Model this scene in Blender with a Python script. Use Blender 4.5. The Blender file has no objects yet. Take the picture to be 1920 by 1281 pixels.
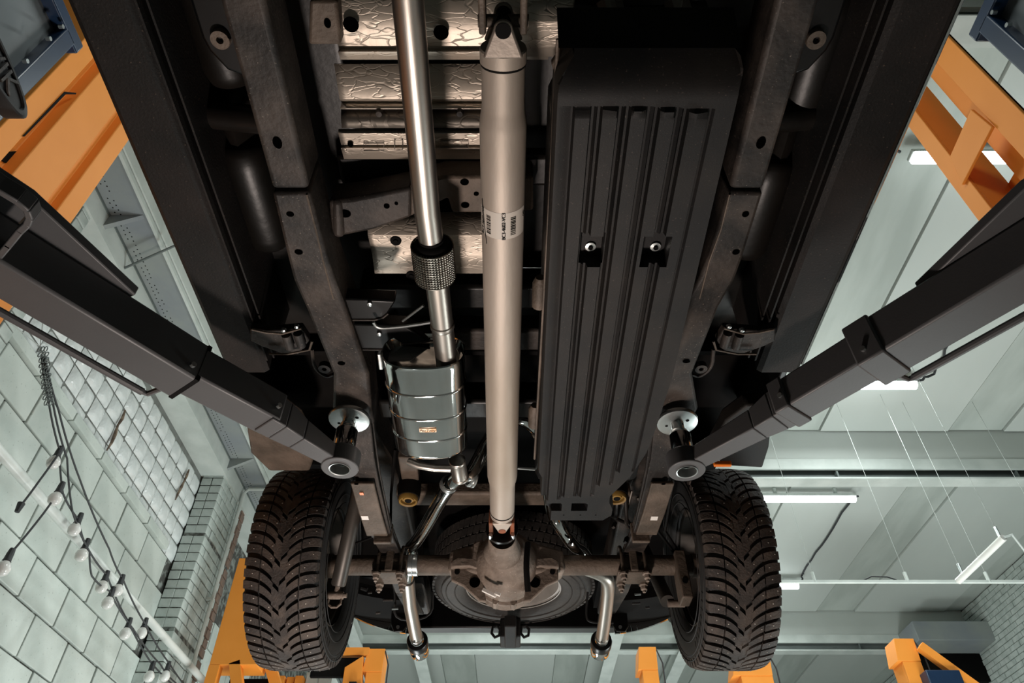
import bpy, math, random
from mathutils import Vector, Matrix
random.seed(7)
S = bpy.context.scene
C = S.collection
PI = math.pi
# ------------------------------------------------------------------ camera (at the origin; floor is FL below it)
FL = -1.1
F_PX, PITCH, CX, CY = 1345.0, math.radians(43.7), 958.5, 640.5
cam = bpy.data.cameras.new('camera'); cam.sensor_width = 36.0; cam.lens = F_PX / 1920 * 36
cam.shift_x = (960 - CX) / 1920; cam.clip_start = 0.02
co = bpy.data.objects.new('camera', cam); C.objects.link(co)
co.location = (0, 0, 0); co.rotation_euler = (PI / 2 + PITCH, 0, 0)
S.camera = co
# ------------------------------------------------------------------ world, lamps, exposure
W = bpy.data.worlds.new('world'); S.world = W; W.use_nodes = True
bg = W.node_tree.nodes['Background']; bg.inputs[0].default_value = (0.82, 0.95, 0.93, 1); bg.inputs[1].default_value = 0.05
def lamp(name, kind, loc, target, energy, color, size=0.3, size_y=None):
    L = bpy.data.lights.new(name, kind); L.energy = energy; L.color = color
    if kind == 'AREA':
        L.size = size
        if size_y: L.shape = 'RECTANGLE'; L.size_y = size_y
    else: L.shadow_soft_size = size
    o = bpy.data.objects.new(name, L); C.objects.link(o); o.location = loc
    o.rotation_euler = (Vector(target) - Vector(loc)).to_track_quat('-Z', 'Y').to_euler()
    return o
# work lamp the photographer lit the underside with, standing on the floor
wk = lamp('work_lamp', 'AREA', (-0.36, 2.2, -0.95), (-0.30, 1.9, 1.4), 47, (1.0, 0.86, 0.78), 0.24)
wk.data.spread = math.radians(150)
lamp('room_fill', 'AREA', (3.6, 5.5, FL + 0.3), (3.0, 7.0, 5.0), 250, (0.93, 1.0, 0.98), 2.4)  # unseen fill, added to brighten the ceiling from below
lamp('hall_fill', 'AREA', (0.3, 11.0, FL + 0.3), (0.3, 12.5, 5.0), 170, (0.93, 1.0, 0.98), 2.0)  # added up-light out of view, brightens the far bay
lamp('wall_fill', 'AREA', (-1.0, 6.6, FL + 0.3), (-3.4, 5.8, 3.2), 100, (0.95, 1.0, 0.985), 1.0)  # added fill for the left wall and the pier's side face
S.view_settings.view_transform = 'Standard'; S.view_settings.look = 'None'
S.view_settings.exposure = 0.0; S.view_settings.gamma = 1.0
S.view_settings.use_curve_mapping = False
# ------------------------------------------------------------------ layout helpers: a sight line meets a real plane
_c, _s = math.cos(PITCH), math.sin(PITCH)
def _ray(px, py):
    a = (px - CX) / F_PX; b = (CY - py) / F_PX
    return Vector((a, _c - b * _s, _s + b * _c))
def AX(px, py, X): r = _ray(px, py); return r * (X / r.x)
def AY(px, py, Y): r = _ray(px, py); return r * (Y / r.y)
def AZ(px, py, Z): r = _ray(px, py); return r * (Z / r.z)
# ------------------------------------------------------------------ materials
def lin(h):
    h = h.lstrip('#'); v = [int(h[i:i + 2], 16) / 255 for i in (0, 2, 4)]
    return tuple(x / 12.92 if x <= 0.04045 else ((x + 0.055) / 1.055) ** 2.4 for x in v) + (1,)
MATS = {}
def mat(name, c1, c2=None, scale=6.0, rough=0.6, metal=0.0, bump=0.0, bscale=None, detail=6, lo=0.4, hi=0.65, speck=None, sscale=160, coat=0.0, stretch=None, emit=0.0, spec=None, rvar=0.0):
    m = bpy.data.materials.new(name); m.use_nodes = True; MATS[name] = m
    nt = m.node_tree; N = nt.nodes; K = nt.links; p = N['Principled BSDF']
    p.inputs['Roughness'].default_value = rough; p.inputs['Metallic'].default_value = metal
    p.inputs['Base Color'].default_value = lin(c1)
    if coat: p.inputs['Coat Weight'].default_value = coat
    if spec is not None: p.inputs['Specular IOR Level'].default_value = spec
    tc = N.new('ShaderNodeTexCoord'); mp = N.new('ShaderNodeMapping'); K.new(tc.outputs['Object'], mp.inputs[0])
    if stretch: mp.inputs['Scale'].default_value = stretch
    def noise(s, d=detail):
        n = N.new('ShaderNodeTexNoise'); n.inputs['Scale'].default_value = s; n.inputs['Detail'].default_value = d
        K.new(mp.outputs[0], n.inputs['Vector']); return n
    def ramp(src, a, b):
        r = N.new('ShaderNodeMapRange'); r.inputs[1].default_value = a; r.inputs[2].default_value = b
        K.new(src, r.inputs[0]); return r.outputs[0]
    col = None
    if c2:
        mx = N.new('ShaderNodeMix'); mx.data_type = 'RGBA'; mx.inputs[6].default_value = lin(c1); mx.inputs[7].default_value = lin(c2)
        fac = ramp(noise(scale).outputs[0], lo, hi); K.new(fac, mx.inputs[0]); col = mx.outputs[2]
        if rvar:
            rr = N.new('ShaderNodeMapRange'); rr.inputs[3].default_value = rough - rvar; rr.inputs[4].default_value = rough + rvar
            K.new(fac, rr.inputs[0]); K.new(rr.outputs[0], p.inputs['Roughness'])
    if speck:
        m2 = N.new('ShaderNodeMix'); m2.data_type = 'RGBA'
        if col: K.new(col, m2.inputs[6])
        else: m2.inputs[6].default_value = lin(c1)
        m2.inputs[7].default_value = lin(speck)
        K.new(ramp(noise(sscale, 2).outputs[0], 0.68, 0.74), m2.inputs[0]); col = m2.outputs[2]
    if col: K.new(col, p.inputs['Base Color'])
    if bump:
        b = N.new('ShaderNodeBump'); b.inputs['Strength'].default_value = bump; b.inputs['Distance'].default_value = 0.01
        K.new(noise(bscale or scale * 4).outputs[0], b.inputs['Height']); K.new(b.outputs[0], p.inputs['Normal'])
    if emit:
        p.inputs['Emission Color'].default_value = lin(c1); p.inputs['Emission Strength'].default_value = emit
    return m
mat('dusty_steel', '#1b1816', '#3b342f', 9, 0.58, 0.1, 0.2, 70, speck='#6a6158', sscale=190, spec=0.3)
mat('rocker', '#121110', '#1f1b19', 5, 0.62, 0.0, 0.12, 150, speck='#453c34', sscale=150, spec=0.2)
mat('black_paint', '#060606', '#0b0a0a', 4, 0.35, 0.0, 0.0, spec=0.35)
mat('floor_pan', '#0b0a08', '#171310', 3, 0.4, 0.0, 0.1, 30, spec=0.3)
mat('dull_black', '#070606', '#0e0c0a', 5, 0.8, spec=0.1)  # plain near-black for inner panels, slots and small dark parts
mat('black_plastic', '#0b0a0a', '#1c1815', 5, 0.6, 0.0, 0.05, 260, speck='#3a332e', spec=0.25, sscale=170)
mat('aluminium', '#a89d92', '#988c7e', 5, 0.58, 0.45, 0.08, 50, stretch=(1, 0.3, 1))
mat('print_white', '#bdb5ab', None, rough=0.6)
mat('sticker', '#cfcac4', None, rough=0.6)
mat('ink', '#0c0b0a', None, rough=0.9, spec=0.05)
mat('void', '#020202', None, rough=1.0, spec=0.0)
mat('stainless', '#b0aaa3', '#9c958d', 4, 0.36, 1.0, 0.03, 90, stretch=(8, 0.5, 8))
mat('polished', '#c9cac8', '#bfbfbc', 3, 0.07, 1.0, 0.06, 7)
mat('mesh_braid', '#c0b6aa', '#8a8178', 60, 0.3, 1.0)
mat('dull_aluminium', '#8a8076', '#7a7067', 8, 0.5, 0.5, 0.1, 60)
mat('zinc', '#aeb4b4', '#c2c6c4', 9, 0.3, 0.9, 0.05, 40)
mat('rubber', '#2b2623', '#463d36', 14, 0.72, 0.0, 0.3, 120, speck='#574b43', sscale=130)
mat('rubber_side', '#0c0c0c', '#151413', 5, 0.65, 0.0, 0.1, 90)
mat('rim_paint', '#3a3835', '#4b453f', 6, 0.45, 0.5)
mat('spare_steel', '#a49f99', '#8f8983', 6, 0.5, 0.1)
mat('spare_rubber', '#2a2623', '#3a342f', 6, 0.7, 0.0, 0.2, 90)
mat('cast_iron', '#665a50', '#82756a', 12, 0.7, 0.15, 0.35, 70, speck='#93867a', sscale=120)
mat('rust_grime', '#54463b', '#8a7a68', 20, 0.9, 0.0, 0.5, 40)
mat('rust', '#7a4020', '#5a3a28', 12, 0.75)
mat('dusty_brown', '#43392f', '#5e5146', 9, 0.65, 0.2, 0.3, 70)
mat('orange_paint', '#e59038', '#dd882f', 2.5, 0.62, 0.0, 0.04, 12, lo=0.35, hi=0.7, spec=0.3)
mat('blue_paint', '#122740', '#172f4c', 3, 0.35, 0.0)
mat('arm_paint', '#454546', '#4a4a4b', 3, 0.45, 0.0, 0.03, 160, spec=0.35)
mat('grey_sheet', '#5d6366', '#666c6e', 2, 0.5, 0.0, 0.05, 6)
mat('white_paint', '#c4cbc6', '#b4bcb7', 3.5, 0.6, 0.0, 0.12, 30)
mat('block_paint', '#c3cbc5', '#b0b9b3', 2.2, 0.65, 0.0, 0.2, 40, speck='#98a19b', sscale=40)
mat('mortar', '#4a4a46', '#8b918c', 14, 0.9, 0.0, 0.5, 40, lo=0.45, hi=0.6)
mat('brick_paint', '#b9c2bd', '#a4aea9', 8, 0.65, 0.0, 0.3, 40)
mat('bare_brick', '#80685a', '#6d5f57', 10, 0.85, 0.0, 0.4, 40)
mat('glass_block', '#dde2e1', '#ccd2d1', 9, 0.14, 0.0, 0.7, 22, coat=0.4)
mat('grout_rust', '#7b7f7b', '#6a6c68', 7, 0.9)
mat('concrete', '#bcc2bd', '#b4bab5', 0.8, 0.8, 0.0, 0.05, 9)
mat('concrete_rough', '#b4bbb5', '#a2a9a3', 3, 0.9, 0.0, 0.2, 12)
mat('concrete_dark', '#8b918e', '#80868a', 2, 0.85, 0.0, 0.15, 20)
mat('steel_grey', '#5e6664', '#6b7371', 2, 0.6)
mat('floor_grey', '#9a9d9b', '#8f9290', 1.2, 0.5)
mat('tube_glow', '#f4fbff', None, rough=0.5, emit=9.0)
mat('cable', '#26282a', None, rough=0.6)
mat('bulb_white', '#d8d8d4', '#cfcfca', 5, 0.25, 0.0, coat=0.5)
mat('yellow_rubber', '#86682c', '#6b5122', 9, 0.6)
mat('copper_plate', '#d09a68', '#f0d8bc', 60, 0.4, 0.2)
mat('amber', '#d9701e', None, rough=0.3)
mat('wire', '#a6aca8', None, rough=0.6)
mat('pipe_paint', '#d3d8d4', '#c9cfca', 5, 0.35)
mat('stud_steel', '#9a948c', None, rough=0.5, metal=0.5)
mat('chrome', '#d2d2d0', None, rough=0.06, metal=1.0)
# foil: crumpled aluminium heat shield
def foil(name, c, scale, st):
    m = mat(name, c, None, rough=0.5, metal=0.75); nt = m.node_tree; N = nt.nodes; K = nt.links; p = N['Principled BSDF']
    tc = N.new('ShaderNodeTexCoord'); mp = N.new('ShaderNodeMapping'); mp.inputs['Scale'].default_value = st; mp.inputs['Rotation'].default_value = (0, 0, 0.5)
    K.new(tc.outputs['Object'], mp.inputs[0])
    v = N.new('ShaderNodeTexVoronoi'); v.feature = 'DISTANCE_TO_EDGE'; v.inputs['Scale'].default_value = scale
    n0 = N.new('ShaderNodeTexNoise'); n0.inputs['Scale'].default_value = 7; K.new(mp.outputs[0], n0.inputs['Vector'])
    ad = N.new('ShaderNodeMix'); ad.data_type = 'VECTOR'; ad.inputs[0].default_value = 0.25; K.new(mp.outputs[0], ad.inputs[4]); K.new(n0.outputs['Color'], ad.inputs[5])
    K.new(ad.outputs[1], v.inputs['Vector'])
    mr = N.new('ShaderNodeMapRange'); mr.inputs[2].default_value = 0.06; K.new(v.outputs['Distance'], mr.inputs[0])
    n = N.new('ShaderNodeTexNoise'); n.inputs['Scale'].default_value = 24; n.inputs['Detail'].default_value = 5; K.new(tc.outputs['Object'], n.inputs['Vector'])
    am = N.new('ShaderNodeMath'); am.operation = 'ADD'; K.new(mr.outputs[0], am.inputs[0]); K.new(n.outputs[0], am.inputs[1])
    b = N.new('ShaderNodeBump'); b.inputs['Strength'].default_value = 0.3; b.inputs['Distance'].default_value = 0.004
    K.new(am.outputs[0], b.inputs['Height']); K.new(b.outputs[0], p.inputs['Normal'])
    return m
foil('foil', '#bfb3a5', 17, (1, 2.6, 1)); foil('foil_dark', '#5d5750', 12, (1, 1, 1))
# ------------------------------------------------------------------ mesh builder
class MB:
    def __init__(s): s.V = []; s.F = []
    def add(s, V, F):
        o = len(s.V); s.V += [tuple(v) for v in V]; s.F += [tuple(i + o for i in f) for f in F]; return s
    def box(s, x0, x1, y0, y1, z0, z1):
        return s.add([(x, y, z) for z in (z0, z1) for y in (y0, y1) for x in (x0, x1)],
                     [(0, 2, 3, 1), (4, 5, 7, 6), (0, 1, 5, 4), (2, 6, 7, 3), (0, 4, 6, 2), (1, 3, 7, 5)])
    def hexa(s, b, t):   # two quads, bottom then top, same winding
        return s.add(list(b) + list(t), [(3, 2, 1, 0), (4, 5, 6, 7)] + [(i, (i + 1) % 4, (i + 1) % 4 + 4, i + 4) for i in range(4)])
    def obox(s, a, b, w, h, up=(0, 0, 1), w2=None, h2=None):   # bar from a to b, width w (sideways), height h (along up), centred
        a, b = Vector(a), Vector(b); d = (b - a).normalized(); side = d.cross(Vector(up)).normalized(); u = side.cross(d)
        w2 = w if w2 is None else w2; h2 = h if h2 is None else h2
        q = lambda p, w, h: [p + side * (i * w / 2) + u * (j * h / 2) for i, j in ((-1, -1), (1, -1), (1, 1), (-1, 1))]
        return s.hexa(q(a, w, h), q(b, w2, h2))
    def prism(s, pts, off):   # planar polygon pts swept by vector off
        n = len(pts); off = Vector(off); P = [Vector(p) for p in pts]
        return s.add(P + [p + off for p in P], [tuple(range(n))[::-1], tuple(range(n, 2 * n))] + [(i, (i + 1) % n, (i + 1) % n + n, i + n) for i in range(n)])
    def tube(s, path, r, n=12, caps=True, closed=False, inner=None):
        P = [Vector(p) for p in path]; m = len(P); R = r if isinstance(r, (list, tuple)) else [r] * m
        up = None; V = []
        for i, p in enumerate(P):
            if closed: d = P[(i + 1) % m] - P[i - 1]
            else: d = P[min(i + 1, m - 1)] - P[max(i - 1, 0)]
            d.normalize()
            if up is None: up = d.orthogonal().normalized()
            else:
                up = up - d * up.dot(d)
                up = up.normalized() if up.length > 1e-6 else d.orthogonal().normalized()
            sd = d.cross(up)
            V += [p + (up * math.cos(2 * PI * k / n) + sd * math.sin(2 * PI * k / n)) * R[i] for k in range(n)]
        F = []
        for i in range(m if closed else m - 1):
            j = (i + 1) % m
            F += [(i * n + k, i * n + (k + 1) % n, j * n + (k + 1) % n, j * n + k) for k in range(n)]
        if caps and not closed: F += [tuple(range(n))[::-1], tuple(range((m - 1) * n, m * n))]
        return s.add(V, F)
    def lathe(s, prof, c, axis='Z', n=32, closed=False):   # prof: (radius, along axis)
        V = []; c = Vector(c)
        if isinstance(axis, str): ax = Vector({'X': (1, 0, 0), 'Y': (0, 1, 0), 'Z': (0, 0, 1)}[axis])
        else: ax = Vector(axis).normalized()
        u = ax.orthogonal().normalized(); w = ax.cross(u); m = len(prof)
        for r, h in prof: V += [c + ax * h + (u * math.cos(2 * PI * k / n) + w * math.sin(2 * PI * k / n)) * r for k in range(n)]
        F = [(i * n + k, i * n + (k + 1) % n, ((i + 1) % m) * n + (k + 1) % n, ((i + 1) % m) * n + k) for i in range(m if closed else m - 1) for k in range(n)]
        return s.add(V, F)
    def cyl(s, a, b, r, n=16, r2=None):
        return s.tube([a, b], [r, r if r2 is None else r2], n)
    def build(s, name, m, parent=None, bevel=0.0, angle=35, seg=2, recalc=True):
        me = bpy.data.meshes.new(name); off = WL(parent) if parent else Vector()
        me.from_pydata([Vector(v) - off for v in s.V], [], s.F); me.validate()
        if recalc:
            import bmesh
            b = bmesh.new(); b.from_mesh(me); bmesh.ops.recalc_face_normals(b, faces=b.faces); b.to_mesh(me); b.free()
        me.polygons.foreach_set('use_smooth', [True] * len(me.polygons)); me.set_sharp_from_angle(angle=math.radians(angle))
        me.materials.append(MATS[m]); o = bpy.data.objects.new(name, me); C.objects.link(o)
        if parent: o.parent = parent
        if bevel:
            md = o.modifiers.new('b', 'BEVEL'); md.width = bevel; md.segments = seg; md.limit_method = 'ANGLE'; md.angle_limit = math.radians(40); md.harden_normals = False
        return o
def WL(o):
    v = Vector(o.location)
    while o.parent: o = o.parent; v += Vector(o.location)
    return v
def tag(o, label=None, cat=None, group=None, kind=None):
    for k, v in (('label', label), ('category', cat), ('group', group), ('kind', kind)):
        if v: o[k] = v
    return o
def thing(name, label, cat, loc=(0, 0, 0), group=None):
    o = bpy.data.objects.new(name, None); o.empty_display_size = 0.1; C.objects.link(o); o.location = loc
    return tag(o, label, cat, group, 'thing')
def struct(name, mb, m, parent=None, **k):
    o = mb.build(name, m, parent, **k)
    if not parent: o['kind'] = 'structure'
    return o
def words(name, s, size, loc, X, Y, m, parent, extrude=0.0008, shear=0.0):   # lettering whose line runs along X and whose tops point along Y
    cu = bpy.data.curves.new(name, 'FONT'); cu.body = s; cu.size = size; cu.extrude = extrude; cu.align_x = 'CENTER'; cu.align_y = 'CENTER'; cu.shear = shear
    o = bpy.data.objects.new(name, cu); C.objects.link(o); cu.materials.append(MATS[m])
    X = Vector(X).normalized(); Y = Vector(Y).normalized(); Z = X.cross(Y)
    M = Matrix((X, Y, Z)).transposed().to_4x4(); M.translation = Vector(loc) - (WL(parent) if parent else Vector())
    o.matrix_local = M
    if parent: o.parent = parent
    bpy.context.view_layer.update()
    me = bpy.data.meshes.new_from_object(o.evaluated_get(bpy.context.evaluated_depsgraph_get()))   # plain mesh lettering
    r = bpy.data.objects.new(name, me); C.objects.link(r); r.parent = parent; r.matrix_local = M; r['kind'] = 'stuff'
    if not me.materials: me.materials.append(MATS[m])
    bpy.data.objects.remove(o); r.name = name
    return r
# ------------------------------------------------------------------ the room
def pieces(name, mb, m, parent, places, bevel=0.0, kind=None, angle=35):
    first = None
    for loc, scale in places:
        if first is None:
            first = mb.build(name, m, None, bevel=bevel, angle=angle); o = first
            if parent: o.parent = parent
        else:
            o = first.copy(); C.objects.link(o)
        o.location = Vector(loc) - (WL(parent) if parent else Vector()); o.scale = scale
    return first
floor = struct('floor', MB().box(-4, 8, -6, 18, FL - 0.1, FL), 'floor_grey')
# left wall: backing, large painted blocks in running bond, glass-block window, brick piers
XW = -3.5
wl = struct('wall_left', MB().box(-3.9, -3.53, -6, 18, FL, 3.47).box(-3.9, -3.53, -6, 2.6, 3.47, 5.1).box(-3.9, -3.53, 7.0, 18, 3.47, 5.1).box(-3.9, -3.53, 2.6, 7.0, 4.53, 5.1), 'mortar')
B = MB().box(-0.05, 0, -0.262, 0.262, -0.151, 0.151)
pl = []
for k in range(9):
    z = 0.627 + 0.3155 * k + 0.158
    off = 4.941 if (k - 5) % 2 == 0 else 5.219
    for j in range(-5, 11):
        y = off + 0.535 * j - 0.267
        if 2.5 < y < 6.9 or 7.9 < y < 10.3:
            d = 1.0
            pl.append(((XW + random.uniform(-0.006, 0.004), y, z + random.uniform(-0.003, 0.003)), (1, random.uniform(0.975, 0.995), random.uniform(0.975, 0.992))))
pieces('block', B, 'block_paint', wl, pl, bevel=0.006)
pl = [((XW + 0.035, 3.2 + 0.535 * j, 3.513), (1, random.uniform(0.96, 0.99), 1)) for j in range(7)]
pieces('sill_block', MB().box(-0.08, 0, -0.265, 0.265, -0.042, 0.042), 'block_paint', wl, pl, bevel=0.005)
win = struct('window_1', MB().box(-3.56, -3.525, 3.3, 7.0, 3.47, 4.53), 'grout_rust')
def pillow(w, h, b, n=8):
    m = MB(); V = []; 
    for j in range(n + 1):
        for i in range(n + 1):
            u, v = i / n * 2 - 1, j / n * 2 - 1
            V.append((b * (max(0, (1 - u ** 4) * (1 - v ** 4)) ** 0.8), u * w / 2, v * h / 2))
    F = [(j * (n + 1) + i, j * (n + 1) + i + 1, (j + 1) * (n + 1) + i + 1, (j + 1) * (n + 1) + i) for j in range(n) for i in range(n)]
    return m.add(V, F)
pl = [((-3.524 + random.uniform(-0.004, 0.004), 3.49 + 0.205 * i + 0.1025, 3.47 + 0.2 * j + 0.1), (1, 1, 1)) for i in range(17) for j in range(5)]
pieces('glass_block', pillow(0.194, 0.188, 0.03), 'glass_block', win, pl, angle=80)
for k, (p0, p1) in enumerate((((355, 882), (329, 938)), ((235, 770), (201, 846)))):
    q0, q1 = AX(*p0, -3.488), AX(*p1, -3.488)
    MB().tube([q0.lerp(q1, t) + Vector((0, random.uniform(-.012, .012), 0)) for t in (0, .2, .4, .6, .8, 1)], [.008, .014, .010, .016, .012, .006], 7).build('rust_streak', 'rust_grime', win)
# longitudinal concrete edge beam above the window, with its recessed soffit, perforated underside and rib plates
tb = struct('trim_1', MB().box(-3.53, -3.24, -4, 17, 4.53, 4.76), 'white_paint')
per = struct('perforated_soffit', MB().box(-3.24, -2.93, -4, 17, 4.74, 4.80), 'concrete_dark', tb)
struct('edge_strip', MB().box(-2.93, -2.905, -4, 17, 4.70, 5.06).box(-2.90, -2.885, -4, 17, 4.74, 5.06), 'white_paint', tb)
struct('joint_strip', MB().box(-3.245, -3.232, -4, 17, 4.715, 4.739), 'steel_grey', tb)
hb = MB()
for k in range(160):
    y = 2.6 + k * 0.045
    for x, dy in ((-3.19, 0), (-3.15, 0.022)):
        if random.random() < 0.85: hb.lathe([(0.0, 0.0), (0.006, 0.0), (0.006, 0.003)], (x + random.uniform(-.003, .003), y + dy, 4.7385), 'Z', 6)
h = hb.build('pin_holes', 'ink', per); h['kind'] = 'stuff'
def rib(name, y):
    return MB().prism([(-3.24, y - 0.02, 4.60), (-3.24, y - 0.02, 4.738), (-2.97, y - 0.02, 4.738)], (0, 0.04, 0))
for y in (3.5, 6.93): struct('rib_plate', rib('rib', y), 'concrete_dark', tb)
def pier(name, y0, y1, zlo):
    p = struct(name, MB().box(-3.5, -3.272, y0 + 0.012, y1 - 0.012, FL, 4.74), 'mortar')
    L = MB().box(-0.12, 0, 0, 0.24, 0, 0.086); Hd = MB().box(-0.12, 0, 0, 0.115, 0, 0.086)
    lp, hp, rp, ep = [], [], [], []
    k = 0; z = zlo
    while z < 4.66:
        jit = lambda: random.uniform(-0.006, 0.003)
        y = y0
        if k % 2:
            hp.append(((-3.26 + jit(), y, z), (1, 1, 1))); y += 0.126
        while y + 0.24 <= y1 - 0.1:
            lp.append(((-3.26 + jit(), y, z), (1, random.uniform(.96, 1.0), 1))); y += 0.251
        while y + 0.115 <= y1 + 0.02:
            rp.append(((-3.26 + jit(), y, z), (1, 1, 1))); y += 0.126
        ep.append(((-3.386 + jit() * 0.5, y0 + jit(), z), (0.92, 1, 1)))
        k += 1; z += 0.098
        if k in (9, 19): z += 0.03
    pieces('brick', L, 'brick_paint', p, lp, bevel=0.004)
    if hp: pieces('brick', Hd, 'brick_paint', p, hp, bevel=0.004)
    pieces('brick', Hd, 'bare_brick' if y0 > 5 else 'brick_paint', p, rp, bevel=0.004)
    pieces('brick', Hd, 'brick_paint', p, ep, bevel=0.004)
    return p
pier('trim_2', 6.95, 7.80, 1.9)
pier('trim_3', 2.62, 3.38, 3.0)
tag(struct('riser_pipe', MB().tube([(-3.21, 7.48, FL), (-3.21, 7.48, 4.62), (-3.17, 7.5, 4.70), (-2.6, 7.5, 4.70)], 0.022, 10).box(-3.262, -3.19, 7.45, 7.51, 3.3, 3.33).box(-3.262, -3.19, 7.45, 7.51, 2.4, 2.43), 'white_paint'), 'thin white riser pipe running up the brick pier and turning at its top', 'pipe', kind='thing')
cp = MB().tube([(-3.1, -3, 2.52), (-3.1, 16, 2.52)], 0.034, 16)
cd = thing('wall_pipe', 'long straight white pipe running along the block wall behind the bulb strings', 'pipe', (-3.1, 4, 2.52))
cp.build('pipe', 'pipe_paint', cd)
for y in (7.1, 3.0): MB().tube([(-3.1, y, 2.52), (-3.27, y + 0.02, 2.60)], 0.011, 8).tube([(-3.1 + 0.037 * math.cos(a / 10 * 2 * PI), y, 2.52 + 0.037 * math.sin(a / 10 * 2 * PI)) for a in range(10)], 0.005, 6, closed=True).build('bracket', 'white_paint', cd)
# tie rod under the edge beam
tag(MB().tube([AZ(150, 540, 4.6), AZ(330, 460, 4.6)], 0.011, 8).build('tie_rod', 'steel_grey'), 'thin dark rod crossing below the white concrete edge beam', 'rod', kind='thing')
# ceiling of long concrete planks with rough infill strips between cross beams
ceil = struct('ceiling', MB().box(-4, 8.2, -6, 18, 5.05, 5.2), 'concrete_rough')
bays = [(-3.2, 1.74), (2.06, 6.74), (7.06, 11.74), (12.06, 17)]
sp, ip = [], []
for y0, y1 in bays:
    for k in range(-3, 3):
        x = 3.58 + 2.13 * k
        sp.append(((x + 0.01, (y0 + y1) / 2, 5.0 + random.uniform(-.004, .004)), (1, (y1 - y0), 1)))
        ip.append(((x - 0.62, (y0 + y1) / 2, 5.018), (1, (y1 - y0), 1)))
pieces('ceiling_slab', MB().box(0, 1.48, -0.5, 0.5, 0, 0.06), 'concrete', ceil, sp)
pieces('infill_strip', MB().box(0, 0.61, -0.5, 0.5, 0, 0.04), 'concrete_rough', ceil, ip)
gx = -2.5
for n, y in ((4, 1.76), (5, 6.76), (6, 11.76), (7, 16.6)):
    t = struct('trim_%d' % n, MB().box(gx, 7.5, y, y + 0.30, 4.62, 5.05), 'concrete')
    struct('girder_fascia', MB().box(gx, 7.5, y - 0.01, y + 0.02, 4.49, 4.62), 'white_paint', t)
    struct('girder_web', MB().box(gx, 7.5, y + 0.08, y + 0.09, 4.38, 4.62).box(3.62, 3.64, y + .02, y + .08, 4.385, 4.49).box(5.62, 5.64, y + .02, y + .08, 4.385, 4.49), 'steel_grey', t)
    struct('girder_flange', MB().box(gx, 7.5, y - 0.01, y + 0.16, 4.365, 4.385), 'white_paint', t)
# right wall (far), brick, with a bare opening; rear wall
wr = struct('wall_right', MB().box(7.52, 7.9, -6, 18, FL, 5.1), 'mortar')
bm = MB()
for k in range(26):
    z = 2.95 + k * 0.079
    for j in range(36):
        y = 7.6 + j * 0.26 + (0.13 if k % 2 else 0)
        d = random.uniform(0, 0.012)
        bm.box(7.5 - d, 7.53, y, y + 0.248, z, z + 0.068)
o = bm.build('brickwork', 'brick_paint', wr); o['kind'] = 'stuff'
struct('duct_box', MB().box(6.3, 7.5, 11.2, 11.75, 4.32, 4.62), 'concrete_dark', wr, bevel=0.01)
struct('dark_recess', MB().box(6.5, 7.5, 11.76, 12.4, 3.9, 4.32), 'dull_black', wr)
struct('wall_front', MB().box(-4, 8.2, -6.3, -6.0, FL, 5.1), 'steel_grey')
struct('wall_rear', MB().box(-4, 8.2, 17.0, 17.3, FL, 5.1), 'white_paint')
# crane rails running along the bays
for n, x in ((8, -1.47), (9, 1.6), (10, 2.75), (11, -2.42)):
    w = 0.1
    t = struct('trim_%d' % n, MB().box(x - w, x + w, 8.6, 17, 4.28, 4.30).box(x - 0.012, x + 0.012, 8.6, 17, 4.30, 4.60), 'white_paint')
# ceiling tube lights
def tube_light(x0, x1, y, z, label, power=46):
    t = thing('ceiling_light', label, 'light', ((x0 + x1) / 2, y, z), 'tube lights under the concrete ceiling')
    MB().box(x0 - 0.015, x1 + 0.015, y - 0.05, y + 0.05, z + 0.02, z + 0.06).box(x0 + .2, x0 + .24, y - .02, y + .02, z + .06, 5.0).box(x1 - .24, x1 - .2, y - .02, y + .02, z + .06, 5.0).build('housing', 'white_paint', t, bevel=0.008)
    MB().tube([(x0, y, z + 0.01), (x1, y, z + 0.01)], 0.05, 14).build('diffuser', 'tube_glow', t)
    L = bpy.data.lights.new('tube', 'AREA'); L.shape = 'RECTANGLE'; L.size = x1 - x0; L.size_y = 0.1; L.energy = power; L.color = (0.93, 1.0, 0.98)
    o = bpy.data.objects.new('tube_lamp', L); C.objects.link(o); o.parent = t; o.location = (0, 0, -0.06)
    return t
tube_light(3.15, 4.36, 7.96, 4.84, 'lit ceiling tube light beside the right studded tyre')
tube_light(3.02, 4.22, 5.73, 4.84, 'lit ceiling tube light half hidden behind the right lift arm')
tube_light(3.10, 4.30, 3.02, 4.84, 'lit ceiling tube light seen through the open orange lift column')
tube_light(3.15, 4.36, 10.45, 4.84, 'small lit ceiling tube light low beside the tyre, farthest of the row')
tube_light(-0.6, 0.6, 3.02, 4.84, 'unseen ceiling tube light added above the truck cab to light the columns', 40)  # put in to brighten the inner faces of the orange columns
tube_light(-0.6, 0.6, 0.3, 4.84, 'unseen ceiling tube light added above the truck nose to light the columns', 40)  # second tube added for the column faces, out of view
tube_light(-0.6, 0.6, 5.73, 4.84, 'ceiling tube light above the truck bed, hidden behind it')
tube_light(-0.6, 0.6, 10.45, 4.84, 'ceiling tube light over the aisle behind the truck')
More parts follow.
